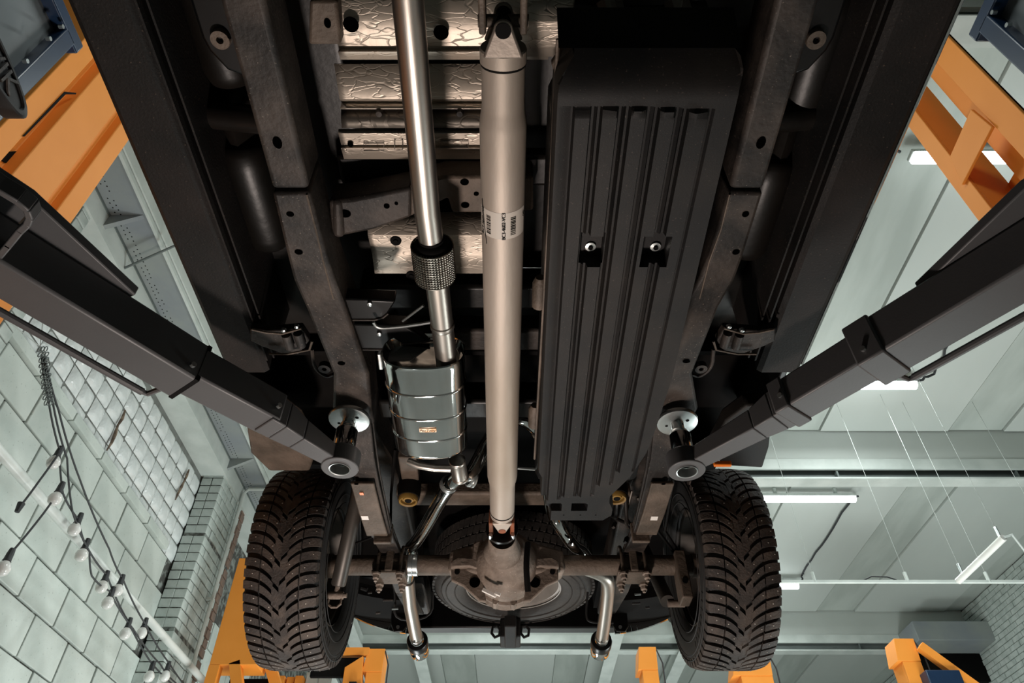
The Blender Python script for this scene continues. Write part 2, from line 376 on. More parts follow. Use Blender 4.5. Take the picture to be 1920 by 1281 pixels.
# black supply cables on the ceiling next to the lights
def wavy(pts, r, n=6, amp=0.02, sub=10):
    P = []
    for a, b in zip(pts, pts[1:]):
        a, b = Vector(a), Vector(b)
        for k in range(sub): P.append(a.lerp(b, k / sub) + Vector((random.uniform(-amp, amp), random.uniform(-amp, amp), 0)))
    P.append(Vector(pts[-1])); return P
for pts, lab in (([(4.40, 7.96, 4.88), (4.44, 8.1, 4.97), (4.42, 10.3, 4.98), (4.41, 10.40, 4.90)], 'dark cable running along the ceiling between two lit tube lights'),
                 ([(4.27, 5.73, 4.90), (4.45, 5.7, 4.97), (4.35, 4.4, 4.98), (4.35, 3.10, 4.92)], 'dark cable looping from the tube light behind the lift arm'),
                 ([(2.2, 3.0, 4.96), (2.62, 3.0, 4.96), (3.03, 3.02, 4.93)], 'short dark cable on the ceiling feeding the light at the orange column')):
    tag(MB().tube(wavy(pts, .012), 0.013, 6).build('power_cable', 'cable'), lab, 'cable', kind='thing')
# suspended white trunking with hanger wires, and an unlit tube hung beyond it
HY, HZ = 6.2, 2.915
hl = thing('hanging_rail', 'thin white rail hung on wires below the far ceiling, beside the right tyre', 'rail', (3.5, HY, HZ))
MB().box(1.6, 5.4, HY - .012, HY + .012, HZ - .012, HZ + .012).build('rail', 'white_paint', hl)
for x in (3.593, 4.33, 2.75, 5.1):
    MB().tube([(x, HY, HZ), (x, HY, 5.0)], 0.0022, 5).build('hanger_wire', 'wire', hl)
    MB().tube([(x, HY, HZ - .01), (x, HY, HZ + .09)], 0.016, 8).build('wire_clamp', 'white_paint', hl)
MB().tube([(3.2, HY, HZ + .015), (3.28, HY, HZ + .05), (3.42, HY, HZ + .045), (3.5, HY, HZ + .015)], .006, 6).build('cable_loop', 'cable', hl)
ht = thing('hanging_light', 'unlit white tube light hung on thin wires above the far rail', 'light', (4.02, 5.8, HZ))
p0, p1 = AY(1797, 1090, 6.15), AY(1882, 1008, 5.5)
MB().tube([p0, p1], 0.03, 12).build('tube', 'bulb_white', ht)
for t in (.12, .95):
    q = p0.lerp(p1, t)
    MB().tube([q, (q.x, q.y, 5.0)], 0.0022, 6).build('hanger_wire', 'wire', ht)
    MB().tube([q + Vector((0, 0, .02)), q + Vector((0, 0, .12))], 0.013, 8).build('wire_clamp', 'zinc', ht)
MB().tube([p1, p1 + Vector((.06, -.03, .01)), AY(1925, 1038, 5.6), AY(1990, 1085, 5.7)], 0.010, 8).build('lead', 'wire', ht)
# festoon bulbs on black cable, hung from a bundle of chain by the window
XB = -3.0
K = lambda px, py, dx=0.0: AX(px, py, XB + dx)
def drape(pts, sag=0.03, sub=6):
    out = []
    for a, b in zip(pts, pts[1:]):
        for k in range(sub):
            t = k / sub; out.append(a.lerp(b, t) + Vector((0, 0, -sag * 4 * t * (1 - t))))
    out.append(pts[-1]); return out
strings = [('black cable string of white bulbs hanging straight from the chain down the block wall', [(78, 665), (90, 745), (112, 845), (118, 925), (148, 975), (160, 1020), (200, 1078), (240, 1165), (285, 1245), (345, 1300)], [(112, 845), (150, 970), (163, 1018), (200, 1078)]),
           ('lower black cable string of white bulbs trailing off at the wall pipe', [(82, 668), (100, 760), (126, 860), (136, 960), (168, 1035), (172, 1080), (205, 1108), (250, 1180), (300, 1245), (330, 1281)], [(211, 1108), (243, 1166), (273, 1166), (287, 1247)]),
           ('black cable string of bulbs nearest the glass-block window', [(84, 668), (110, 770), (150, 900), (205, 1030), (230, 1085), (272, 1170), (318, 1245), (360, 1300)], [(229, 1085), (316, 1247)]),
           ('short black bulb cable swinging away from the others across the white pipe', [(112, 848), (75, 900), (36, 952)], []),
           ('black bulb cable stretched sideways to a round bulb at the picture edge', [(122, 905), (80, 965), (20, 1038), (-25, 1085)], [(115, 912), (20, 1038)])]
for si, (lab, pts, bulbs) in enumerate(strings):
    t = thing('bulb_string', lab, 'string light', K(*pts[0], 0.01 * si), 'festoon strings at the block wall')
    P = [K(a, b, 0.012 * si) for a, b in pts]
    MB().tube(drape(P, 0.012), 0.0065, 6).build('cable', 'cable', t)
    if si == 3: MB().cyl(P[-1] + Vector((0, 0, .03)), P[-1] - Vector((0, 0, .03)), 0.022, 8, 0.014).build('plug', 'cable', t)
    for bx, by in bulbs:
        p = K(bx, by, 0.012 * si)
        MB().lathe([(0.0, 0.03), (0.016, 0.03), (0.02, 0.0), (0.022, -0.04), (0.026, -0.05), (0.0, -0.05)], p, 'Z', 10).build('socket', 'cable', t)
        MB().lathe([(0.02, -0.05), (0.036, -0.07), (0.043, -0.095), (0.036, -0.122), (0.018, -0.137), (0.0, -0.14)], p, 'Z', 14).build('bulb', 'bulb_white', t, angle=80)
ch = thing('chain_bundle', 'bundle of chain and cable ends gathered on a thin wire before the window', 'chain', K(75, 650))
links = MB()
for j in range(3):
    for k in range(11):
        p = K(74 + k * 1.2 + j * 6 - k * j * .1, 655 + k * 10, 0.02 * j)
        d = Vector((1, 0, 0)) if k % 2 else Vector((0, 1, 0))
        links.tube([p + d * 0.012 * math.cos(a / 8 * 2 * PI) + Vector((0, 0, 0.022 * math.sin(a / 8 * 2 * PI))) for a in range(8)], 0.0035, 5, closed=True)
o = links.build('chain_links', 'steel_grey', ch); o['kind'] = 'stuff'
MB().tube([K(75, 650), K(0, 590), K(-60, 548)], 0.003, 5).tube([K(75, 650), K(82, 590), K(84, 560)], 0.003, 5).build('hanging_wire', 'wire', ch)
# ------------------------------------------------------------------ the two-post lift that carries the truck
V3 = Vector
def flat(v, z): return V3((v.x, v.y, z))
def lift_arm(col, sgn, nearA, nearB, joint, eye, back, name_label):
    arm = bpy.data.objects.new('lift_arm', None); C.objects.link(arm); arm.parent = col; arm.empty_display_size = .1
    tag(arm, name_label)
    d = (nearB - nearA); d.z = 0; d.normalize(); n = V3((-d.y, d.x, 0)) if sgn < 0 else V3((d.y, -d.x, 0))   # n points away from the camera side
    w = 0.125
    a0 = nearA - d * back + n * (w / 2); b0 = nearB + n * (w / 2)
    MB().obox(flat(a0, 1.333), flat(b0, 1.333), w, 0.126).build('outer_tube', 'arm_paint', arm, bevel=0.008)
    MB().obox(flat(b0 - d * 0.1, 1.333), flat(joint + n * .002, 1.329), 0.108, 0.104, w2=0.104, h2=0.1).build('sliding_tube', 'arm_paint', arm, bevel=0.007)
    if sgn > 0:
        MB().obox(flat(b0 - d * 0.075, 1.333), flat(b0 + d * 0.004, 1.333), w + .012, 0.138).build('collar', 'arm_paint', arm, bevel=0.006)
        MB().obox(flat(joint - d * 0.045, 1.329), flat(joint + d * 0.004, 1.329), 0.116, 0.112).build('collar', 'arm_paint', arm, bevel=0.006)
    else:
        MB().obox(flat(b0 - d * 0.006, 1.333), flat(b0 + d * 0.006, 1.333), 0.1262, 0.1272).build('weld_bead', 'dull_black', arm)
    # eye bar: flat tapering bar ending in a ring
    e = flat(eye, 1.27); j = flat(joint - d * 0.03, 1.27); dd = (e - j).normalized(); nn = V3((-dd.y, dd.x, 0))
    L = (e - j).length
    bar = MB()
    q = lambda s, hw, z: [j + dd * s + nn * (-hw) + V3((0, 0, z)), j + dd * s + nn * hw + V3((0, 0, z))]
    st = [(0, .045, .094), (.05, .045, .094), (.12, .037, .075), (L - .05, .03, .055)]
    for (s0, h0, z0), (s1, h1, z1) in zip(st, st[1:]):
        A, Bq = q(s0, h0, 0.004), q(s1, h1, 0.004); A2, B2 = q(s0, h0, z0), q(s1, h1, z1)
        bar.hexa([A[0], A[1], Bq[1], Bq[0]], [A2[0], A2[1], B2[1], B2[0]])
    bar.build('eye_bar', 'arm_paint', arm, bevel=0.004)
    MB().lathe([(.031, 0), (.059, 0), (.059, .06), (.031, .06)], e, 'Z', 40, closed=True).build('eye_ring', 'arm_paint', arm, bevel=0.003)
    MB().lathe([(.0305, -.003), (.034, -.004), (.034, .05), (.0305, .05)], e, 'Z', 32, closed=True).build('bushing', 'zinc', arm)
    MB().lathe([(0.0, .12), (.027, .12), (.028, .03), (.031, .03), (.035, .062), (.036, .135), (.030, .15), (.022, .155), (.022, .19), (0, .19)] if sgn > 0 else
               [(0.0, .12), (.027, .12), (.028, .03), (.031, .03), (.036, .06), (.036, .145), (.0345, .15), (.027, .15), (.027, .17), (.022, .175), (.022, .19), (0, .19)], e, 'Z', 32).build('pad_tower', 'polished', arm)
    pd = MB().lathe([(0, .186), (.055, .186), (.067, .189), (.069, .196), (.067, .204), (0, .204)], e, 'Z', 48).build('lift_pad', 'zinc', arm)
    MB().lathe([(0, .185), (.006, .185), (.006, .187)], e + V3((.03, -.02, 0)), 'Z', 10).lathe([(0, .185), (.005, .185), (.005, .187)], e + V3((-.035, .01, 0)), 'Z', 10).build('pad_hole', 'dull_black', arm)
    # lock rod that runs along the far side, held by a bent bracket
    r0, r1 = nearA - d * back + n * (w + .045), nearB + n * (w + .045) - d * 0.06
    MB().tube([flat(r0, 1.275), flat(r1, 1.275)], 0.011, 10).build('lock_rod', 'arm_paint', arm)
    MB().tube([flat(r1, 1.275), flat(r1 + d * 0.015, 1.278), flat(r1 + d * 0.03 - n * .07, 1.28)], 0.008, 8).build('rod_bracket', 'arm_paint', arm)
    # bolt and gusset plate
    bl = nearB - d * 0.03 + V3((0, 0, 0))
    MB().cyl(flat(bl - n * .004, 1.30), flat(bl - n * .014, 1.30), 0.008, 8).build('bolt', 'zinc', arm)
    MB().cyl(flat(joint - n * .052 - d * .03, 1.318), flat(joint - n * .062 - d * .03, 1.318), 0.008, 8).build('bolt', 'zinc', arm)
    return arm, d, n
cl = thing('lift_column', 'orange folded-steel lift column left of the truck, blue carriage and arm on it', 'car lift', (-2.1, 1.7, FL))
pts = [(-2.0, 1.45), (-2.0, 1.545), (-2.05, 1.555), (-2.05, 1.60), (-1.995, 1.612), (-1.995, 1.812), (-2.04, 1.82), (-2.04, 1.875), (-2.0, 1.885), (-2.0, 1.985), (-2.32, 1.985), (-2.32, 1.45)]
MB().prism([(x, y, FL) for x, y in pts], (0, 0, 5.3)).build('post', 'orange_paint', cl, bevel=0.004)
MB().prism([AX(24, 312, -2.045), AX(0, 300, -2.045), AX(10, 285, -2.045), AX(50, 282, -2.045)], (-.004, 0, 0)).prism([AX(41, 256, -1.998), AX(120, 172, -1.998), AX(142, 174, -1.998), AX(141, 177, -1.998), AX(122, 177, -1.998), AX(45, 256, -1.998)], (.003, 0, 0)).build('slot', 'dull_black', cl)
cr = thing('lift_column', 'orange lift column right of the truck, open slotted channel with a bridging plate', 'car lift', (2.1, 1.7, FL))
MB().box(1.985, 2.0, 1.40, 1.52, FL, 4.2).build('front_lip', 'orange_paint', cr, bevel=.003)
MB().box(2.0, 2.115, 1.475, 1.485, FL, 4.2).build('side_plate', 'orange_paint', cr)
MB().box(2.10, 2.115, 1.475, 1.68, FL, 4.2).build('back_web', 'orange_paint', cr)
MB().box(2.0, 2.145, 1.765, 1.78, FL, 4.2).build('side_plate', 'orange_paint', cr)
MB().box(2.135, 2.15, 1.69, 1.765, FL, 2.62).build('back_web', 'orange_paint', cr)
MB().box(1.985, 2.0, 1.765, 1.85, FL, 4.2).build('front_lip', 'orange_paint', cr, bevel=.003)
bp = [AX(1820, 205, 1.97), AX(1860, 238, 1.97), AX(1803, 347, 1.97), AX(1781, 293, 1.97)]
MB().prism(bp, (.014, 0, 0)).build('bridge_plate', 'orange_paint', cr, bevel=0.003)
# blue carriages with grey cover sheets
def carriage(col, s, y1, zt, y_off):
    x0, x1 = sorted((s * 1.60, s * 1.68))
    cz = bpy.data.objects.new('carriage', None); C.objects.link(cz); cz.parent = col; tag(cz, 'blue tubular carriage with grey cover sheet')
    MB().box(x0, x1, y1 - .06, y1, 1.1, zt).build('upright_tube', 'blue_paint', cz, bevel=0.006)
    MB().box(x0, x1, 0.2, y1 + .03, zt - .015, zt + .045).build('top_tube', 'blue_paint', cz, bevel=0.006)
    MB().box(x0, x1, 0.2, y1 - .06, 1.1, 1.2).build('bottom_tube', 'blue_paint', cz, bevel=0.006)
    xp = s * 1.645
    MB().box(min(xp, xp + s * .015), max(xp, xp + s * .015), 0.2, y1 - .055, 1.2, zt - .01).build('cover_sheet', 'grey_sheet', cz)
    MB().prism([(xp - s * .004, y1 - .36, 1.2), (xp - s * .004, y1 - .36, zt - .07), (xp + s * .01, y1 - .18, zt - .07), (xp + s * .01, y1 - .18, 1.2)], (s * .004, 0, 0)).build('cover_sheet', 'grey_sheet', cz)
    for z in (zt - .15, zt - .05, zt - .32):
        MB().cyl((s * 1.60, y1 - .085, z), (s * 1.585, y1 - .085, z), .008, 8).build('screw', 'zinc', cz)
    MB().box(min(s * 1.40, s * 1.95), max(s * 1.40, s * 1.95), .5, .85, 1.2, 1.265).build('arm_mount', 'arm_paint', cz, bevel=0.01)
    return cz
carL = carriage(cl, -1, 1.15, 2.61, 0); carR = carriage(cr, 1, 1.045, 2.47, 0)
for s, col in ((-1, cl), (1, cr)):
    MB().box(min(s * 1.66, s * 2.02), max(s * 1.66, s * 2.02), 1.05, 1.5, 1.1, 1.25).build('carriage_slide', 'blue_paint', col)
armL, dL, nL = lift_arm(cl, -1, AZ(0, 490, 1.27), AZ(370, 713, 1.27), AZ(508, 808, 1.27), AZ(637, 879, 1.27), 0.50, 'dark grey lift arm with telescoping tubes')
armR, dR, nR = lift_arm(cr, 1, AZ(1920, 500, 1.27), AZ(1610, 684, 1.27), AZ(1478, 790, 1.27), AZ(1288, 884, 1.27), 0.50, 'dark grey lift arm with collared tubes')
for s, arm, P in ((-1, armL, [(-1.40, .62), (-1.122, .975), (-.992, 1.285), (-1.06, 1.32), (-1.30, 1.02), (-1.55, .70)]), (1, armR, [(1.40, .66), (1.185, .95), (1.068, 1.268), (1.12, 1.30), (1.36, 1.02), (1.55, .76)])):
    MB().prism([(x, y, 1.397) for x, y in P], (0, 0, .03)).build('gusset_plate', 'arm_paint', arm, bevel=0.004)
# arm yoke strap with a white sticker, and the rubber door pad
yk = MB()
yp = [AZ(a, b, 1.30) for a, b in ((-60, 300), (0, 345), (38, 368), (58, 385), (63, 400), (58, 412), (44, 425), (22, 452), (0, 478))]
for a, b in zip(yp, yp[1:]): yk.obox(a - (b - a) * .08, b + (b - a) * .08, .016, .045)
yk.build('arm_yoke', 'arm_paint', armL, bevel=0.003)
st = [AZ(35, 418, 1.297), AZ(46, 406, 1.297), AZ(59, 416, 1.297), AZ(48, 427, 1.297)]
MB().prism(st, (0, 0, -.0015)).build('sticker', 'sticker', armL)
pad = MB()
n = 40; c0 = V3((-1.50, 0.865, 2.04)); pr = []
for k in range(n):
    a = 2 * PI * k / n; ca, sa = math.cos(a), math.sin(a)
    pr.append((math.copysign(abs(ca) ** 1.15, ca) * 0.265, math.copysign(abs(sa) ** .9, sa) * 0.062))
ring = lambda f, x: [V3((x, c0.y + u * f, c0.z + v * (f if f > .95 else f * .93))) for u, v in pr]
R = [ring(1, -1.56), ring(1.0, -1.505), ring(.965, -1.5), ring(.90, -1.5), ring(.88, -1.506)]
Vv = [p for r in R for p in r]; Ff = [(i * n + k, i * n + (k + 1) % n, (i + 1) * n + (k + 1) % n, (i + 1) * n + k) for i in range(4) for k in range(n)] + [tuple(range(n)), tuple(range(4 * n, 5 * n))]
pm = pad.add(Vv, Ff).build('door_pad', 'black_plastic', carL); tag(pm, 'black oval rubber pad with raised letters')
MB().box(-1.62, -1.55, .6, 1.0, 2.01, 2.06).build('pad_bracket', 'blue_paint', carL)
words('raised_letters', 'SVIK', .092, (-1.5065, .955, 2.042), (0, 1, 0), (0, 0, 1), 'rubber', pm, .007)
# ------------------------------------------------------------------ more lifts across the hall
def far_column(x, y, ztop, label, s, w=.17):
    t = thing('lift_column', label, 'car lift', (x, y, FL), None)
    MB().box(x - w / 2, x + w / 2, y, y + .04, FL, ztop).box(x - w / 2, x - w / 2 + .02, y + .04, y + .26, FL, ztop).box(x + w / 2 - .02, x + w / 2, y + .04, y + .26, FL, ztop).build('post', 'orange_paint', t, bevel=0.004)
    MB().prism([(x - w * .75, y - .01, ztop - .22), (x - w * .55, y - .01, ztop + .02), (x + w * .55, y - .01, ztop + .02), (x + w * .5, y - .01, ztop - .22)], (0, .26, 0)).build('top_plate', 'orange_paint', t, bevel=0.004)
    MB().box(x - w * .9, x + w * .9, y - .07, y + .02, ztop - 1.25, ztop - .55).build('carriage', 'blue_paint' if s else 'orange_paint', t, bevel=0.006)
    MB().tube([(x + w / 2 + .01, y, ztop), (x + w / 2 + .06, y, ztop - .15), (x + w / 2 + .05, y, FL)], .008, 6).build('hose', 'cable', t)
    return t
far_column(1.49, 8.0, 2.99, 'orange lift column behind the truck, beside the right exhaust tip', 0)
t = far_column(-1.47, 8.0, 2.97, 'orange lift column with a side bracket, left of the left exhaust tip', 0)
MB().prism([(-1.78, 7.95, 2.2), (-1.78, 7.95, 2.78), (-1.60, 7.95, 2.90), (-1.55, 7.95, 2.2)], (0, .1, 0)).build('side_bracket', 'orange_paint', t, bevel=0.004)
MB().obox((-1.55, 7.94, 2.60), (-1.95, 7.94, 2.28), .03, .05).build('brace', 'orange_paint', t)
MB().box(-1.70, -1.62, 7.9, 7.94, 2.3, 2.62).build('valve_box', 'black_paint', t, bevel=.005)
MB().box(-2.6, -1.55, 7.98, 8.06, 2.92, 3.0).build('crossbar', 'orange_paint', t)
MB().box(-2.15, -1.6, 8.0, 8.05, 2.70, 2.90).build('dark_panel', 'dull_black', t)
far_column(2.62, 8.0, 2.93, 'orange lift column below the right studded tyre', 0, .34)
t = far_column(4.33, 8.0, 3.08, 'orange lift column with a blue motor box, low by the right brick wall', 1, .2)
MB().box(4.36, 4.72, 7.85, 8.05, 2.3, 2.72).build('motor_box', 'blue_paint', t, bevel=0.01)
MB().obox((4.45, 7.95, 3.0), (4.95, 7.95, 2.5), .08, .09).build('brace', 'orange_paint', t)
# lift column close to the brick pier, behind the left tyre
t = thing('lift_column', 'orange lift column with open legs between the brick pier and left tyre', 'car lift', (-2.65, 7.0, FL))
MB().box(-2.85, -2.40, 7.0, 7.3, 2.47, 3.55).build('head_box', 'orange_paint', t, bevel=.006)
MB().obox((-2.80, 7.05, 2.47), (-2.86, 7.05, FL), .10, .10, (0, 1, 0)).build('leg', 'orange_paint', t)
MB().obox((-2.62, 7.05, 2.50), (-2.30, 7.05, 1.6), .10, .10, (0, 1, 0)).build('leg', 'orange_paint', t)
MB().obox((-2.46, 7.25, 2.75), (-2.0, 7.25, 1.9), .10, .10, (0, 1, 0)).build('leg', 'orange_paint', t)
MB().box(-2.75, -2.3, 7.35, 7.4, FL, 2.46).build('dark_panel', 'dull_black', t)
# orange column seen edge on under the left tyre, with a white board beside it
t = thing('lift_column', 'orange ribbed lift column peeping out below the left studded tyre', 'car lift', (-2.45, 8.2, FL))
for k, x in enumerate((-2.56, -2.46, -2.36)): MB().box(x, x + .085, 8.2 + .04 * (k % 2), 8.5, FL, 2.78).build('rib', 'orange_paint', t, bevel=.004)
t = thing('locker', 'white cabinet with dark door seams below the left studded tyre', 'cabinet', (-2.1, 8.3, FL))
MB().box(-2.27, -1.98, 8.3, 8.7, FL, 2.85).build('body', 'white_paint', t, bevel=.004)
for x in (-2.26, -2.12): MB().box(x, x + .125, 8.285, 8.3, FL + .1, 2.82).build('door', 'white_paint', t, bevel=.003)
# ------------------------------------------------------------------ the pickup truck on the lift, seen from below
T = thing('pickup_truck', 'black pickup truck raised on the lift, underside and studded rear tyres showing', 'truck', (0, 2.0, 1.4))
def part(name, parent=None, label=None):
    o = bpy.data.objects.new(name, None); C.objects.link(o); o.parent = parent or T; o.empty_display_size = .1
    if label: o['label'] = label
    return o
# floor pan: corrugated heightfield between the sills, with a raised tunnel
def grid(xs, ys, fz):
    m = MB(); V = [(x, y, fz(x, y)) for y in ys for x in xs]; nx = len(xs)
    F = [(j * nx + i, j * nx + i + 1, (j + 1) * nx + i + 1, (j + 1) * nx + i) for j in range(len(ys) - 1) for i in range(nx - 1)]
    return m.add(V, F)
def rng(a, b, n): return [a + (b - a) * i / n for i in range(n + 1)]
def bump1(t, c, w, soft=.02):
    d = abs(t - c) - w / 2
    return 1 if d < -soft else 0 if d > soft else .5 - d / (2 * soft)
def floor_z(x, y):
    z = 1.80
    a = abs(x)
    if a < .42: z = 1.80 + .02
    for yc in (.80, 1.32): z -= .05 * bump1(y, yc, .07, .03) * bump1(a, .72, .22, .03)
    # pressed wells beside the rails
    z -= .10 * bump1(a, .735, .09, .035) * max(bump1(y, 1.08, .34, .05), bump1(y, .60, .22, .05))
    return z
grid(rng(-.97, .97, 97), rng(-.5, 1.86, 80), floor_z).build('floor_pan', 'floor_pan', T, angle=50)
grid(rng(-.97, .97, 80), rng(1.84, 4.08, 60), lambda x, y: 1.95 - .03 * bump1(math.sin(y * 14), 1, 1.0, .3)).build('bed_floor', 'dull_black', T, angle=50)
MB().box(-.95, .95, 1.85, 1.87, 1.72, 2.4).build('bed_front_panel', 'dull_black', T)
# body sides
for s in (-1, 1):
    MB().box(min(s * .955, s * .93), max(s * .955, s * .93), -.6, 1.78, 1.62, 2.7).box(min(s * .97, s * .945), max(s * .97, s * .945), 1.78, 2.34, 1.66, 2.7).box(min(s * .97, s * .945), max(s * .97, s * .945), 2.34, 3.44, 2.0, 2.7).box(min(s * .97, s * .945), max(s * .97, s * .945), 3.44, 3.9, 1.72, 2.7).build('body_side', 'black_paint', T, bevel=.006)
    # wheel house
    wh = MB(); WV = [(xx, 2.87 + .52 * math.cos(q), 1.42 + .52 * math.sin(q)) for q in [math.radians(v) for v in range(30, 155, 8)] for xx in (s * .58, s * .98)]
    wh.add(WV, [(2 * k, 2 * k + 1, 2 * k + 3, 2 * k + 2) for k in range(len(WV) // 2 - 1)]).build('wheel_house', 'dull_black', T)
    xs = (lambda a: s * a)
    # rocker: wide dusty underside, then two weld flanges
    rk = MB(); yz = rng(-.5, 1.78, 12)
    prof = [(.799, 1.572), (.813, 1.56), (.922, 1.56), (.938, 1.573), (.946, 1.61), (.93, 1.70), (.81, 1.70)]
    V = [(xs(p + (.012 if s > 0 else 0)), y, z) for y in yz for p, z in prof]; n = len(prof)
    rk.add(V, [(j * n + i, j * n + (i + 1) % n, (j + 1) * n + (i + 1) % n, (j + 1) * n + i) for j in range(12) for i in range(n)] + [tuple(range(n)), tuple(range(12 * n, 13 * n))])
    rk.build('rocker_panel', 'rocker', T, angle=25)
    for k, (a, zz) in enumerate(((.787, 1.558), (.768, 1.57))):
        MB().box(min(xs(a), xs(a + .005)), max(xs(a), xs(a + .005)), -.5, 1.72, zz, 1.80).build('weld_flange', 'rocker', T)
    if s > 0: MB().tube([(.959, -.5, 1.580), (.959, 1.76, 1.580)], .005, 6).build('chrome_strip', 'chrome', T)
# frame rails
def rail(st, name='frame_rail'):
    V = []; 
    for y, x0, x1, z, h in st: V += [(x0, y, z), (x1, y, z), (x1, y, z + h), (x0, y, z + h)]
    n = len(st); F = [(0, 3, 2, 1), tuple(4 * (n - 1) + i for i in range(4))]
    for j in range(n - 1): F += [(4 * j + i, 4 * j + (i + 1) % 4, 4 * j + 4 + (i + 1) % 4, 4 * j + 4 + i) for i in range(4)]
    return MB().add(V, F)
railL = [(-.4, -.586, -.494, 1.5, .15), (1.025, -.592, -.501, 1.5, .15)]
railL2 = [(1.03, -.594, -.500, 1.496, .15), (1.236, -.602, -.496, 1.496, .15), (1.32, -.604, -.490, 1.496, .15), (1.42, -.592, -.478, 1.496, .15), (1.72, -.565, -.452, 1.498, .15), (1.90, -.60, -.470, 1.50, .15), (2.1, -.60, -.49, 1.55, .15), (2.45, -.59, -.49, 1.68, .15), (2.95, -.58, -.48, 1.74, .14), (3.4, -.56, -.46, 1.68, .14), (3.85, -.54, -.44, 1.62, .13)]
mir = lambda st: [(y, -x0 + .028, -x1 + .028, z, h) for y, x0, x1, z, h in st]
railR = [(-.4, .621, .524, 1.5, .15), (1.025, .625, .541, 1.5, .15)]
railR2 = [(1.03, .626, .540, 1.496, .15), (1.236, .624, .533, 1.496, .15), (1.32, .620, .52, 1.496, .15), (1.42, .598, .494, 1.496, .15), (1.72, .575, .465, 1.498, .15)] + mir(railL2)[5:]
for s, A, B, holes, seam in ((-1, railL, railL2, [(520, 268, .011, .016), (544, 402, .010, .008), (560, 473, .011, .009), (640, 682, .012, .008), (430, 70, .004, .004)], 1), (1, railR, railR2, [(1427, 268, .011, .016), (1398, 402, .009, .009), (1380, 473, .010, .009), (1287, 678, .012, .008)], 1)):
    r = part('frame_rail')
    rail(A).build('front_section', 'dusty_steel', r, bevel=.012)
    rail(B).build('rear_section', 'dusty_steel', r, bevel=.010)
    hm = MB()
    for px, py, a, b in holes:
        p = AZ(px, py, 1.4945 if py > 358 else 1.4985)
        hm.add([p] + [p + V3((a * math.cos(k / 14 * 2 * PI), b * math.sin(k / 14 * 2 * PI), 0)) for k in range(14)], [(0, (k + 1) % 14 + 1, k + 1) for k in range(14)])
    o = hm.build('rail_holes', 'void', r, recalc=False); o['kind'] = 'stuff'
    # weld seam along the inner edge
    sm = [AZ(*p, 1.4955) for p in (((575, 365), (592, 430), (606, 490), (625, 560)) if s < 0 else ((1368, 365), (1352, 430), (1330, 490), (1312, 560)))]
    MB().tube(sm, .0025, 6).build('weld_seam', 'dusty_brown', r)
# body mount brackets with round bushings at the outer side of the rails
for px, py, s in ((412, 76, -1), (1531, 76, 1)):
    b = part('body_mount'); c = AZ(px, py, 1.55)
    MB().lathe([(.008, .0), (.0205, 0), (.0215, .004), (.0215, .03), (.008, .03)], c, 'Z', 28, closed=True).build('bushing', 'dusty_brown', b)
    MB().lathe([(0, .012), (.011, .012), (.011, .03)], c, 'Z', 6).build('bolt', 'dusty_steel', b)
    MB().prism([c + V3((s * .045, -.09, .015)), c + V3((-s * .05, -.12, .015)), c + V3((-s * .05, .10, .015)), c + V3((s * .01, .075, .015)), c + V3((s * .038, .03, .015)), c + V3((s * .045, 0, .015))], (0, 0, .05)).build('bracket', 'black_paint', b, bevel=.008)
# round tube cross pieces between rails and rockers, dark pressed wells
for s, xx in ((-1, 0), (1, .02)):
    MB().tube([(s * .60 + xx, .93, 1.66), (s * .80 + xx, .93, 1.70)], .035, 14).build('body_crossbar', 'floor_pan', T)
    w = part('floor_well')
    MB().lathe([(0, 0), (.05, .0), (.065, .02), (.07, .06), (.07, .30), (.065, .335), (.05, .35), (0, .35)], (s * .73 + xx, .62 if s > 0 else 1.03, 1.74), 'Y', 24).build('front_well', 'floor_pan', w, angle=60)
    MB().lathe([(0, 0), (.045, .0), (.06, .02), (.065, .06), (.065, .30), (.055, .33), (0, .35)], (s * .70 + xx, 1.07 if s > 0 else .52, 1.73), 'Y', 24).build('rear_well', 'floor_pan', w, angle=60)
# heat shields: folded foil sheets over the tunnel
def shield(name, m, rows, x0, x1, parent, holes=(), thick=.003, bevel=0):
    # rows: (px row, z) folded along x
    pts = []
    for py, z in rows: pts.append((AZ(958, py, z).y, z))
    V = []
    for i in range(25):
        x = x0 + (x1 - x0) * i / 24
        V += [(x, y, z) for y, z in pts]
    n = len(pts); F = [(i * n + j, i * n + j + 1, (i + 1) * n + j + 1, (i + 1) * n + j) for i in range(24) for j in range(n - 1)]
    o = MB().add(V, F).build(name, m, parent, angle=30)
    md = o.modifiers.new('t', 'SOLIDIFY'); md.thickness = thick; md.offset = 1
    return o
hs = part('heat_shield', label='crumpled silver foil heat shields')
shield('front_sheet', 'foil', [(-20, 1.71), (60, 1.70), (92, 1.705), (97, 1.69), (112, 1.70)], -.415, .09, hs)
shield('middle_sheet', 'foil', [(120, 1.71), (186, 1.70), (192, 1.715), (203, 1.69)], -.435, -.03, hs)
shield('fold_strip', 'foil_dark', [(204, 1.72), (222, 1.70), (240, 1.69)], -.44, -.03, hs)
shield('rear_sheet', 'foil', [(243, 1.70), (250, 1.69), (274, 1.70), (278, 1.69), (297, 1.70)], -.452, -.03, hs)
shield('lower_sheet', 'foil', [(398, 1.74), (440, 1.70), (476, 1.71), (512, 1.70)], -.425, -.03, hs)
shield('side_bulge', 'foil', [(-20, 1.66), (40, 1.62), (80, 1.64), (104, 1.68)], .02, .14, hs)
for px, py in ((742, 452), (771, 517)):
    p = AZ(px, py, 1.695)
    MB().lathe([(.0, -.004), (.006, -.004), (.008, 0), (.016, -.002), (.017, .004)], p, 'Z', 18).build('clip', 'dull_black', hs)
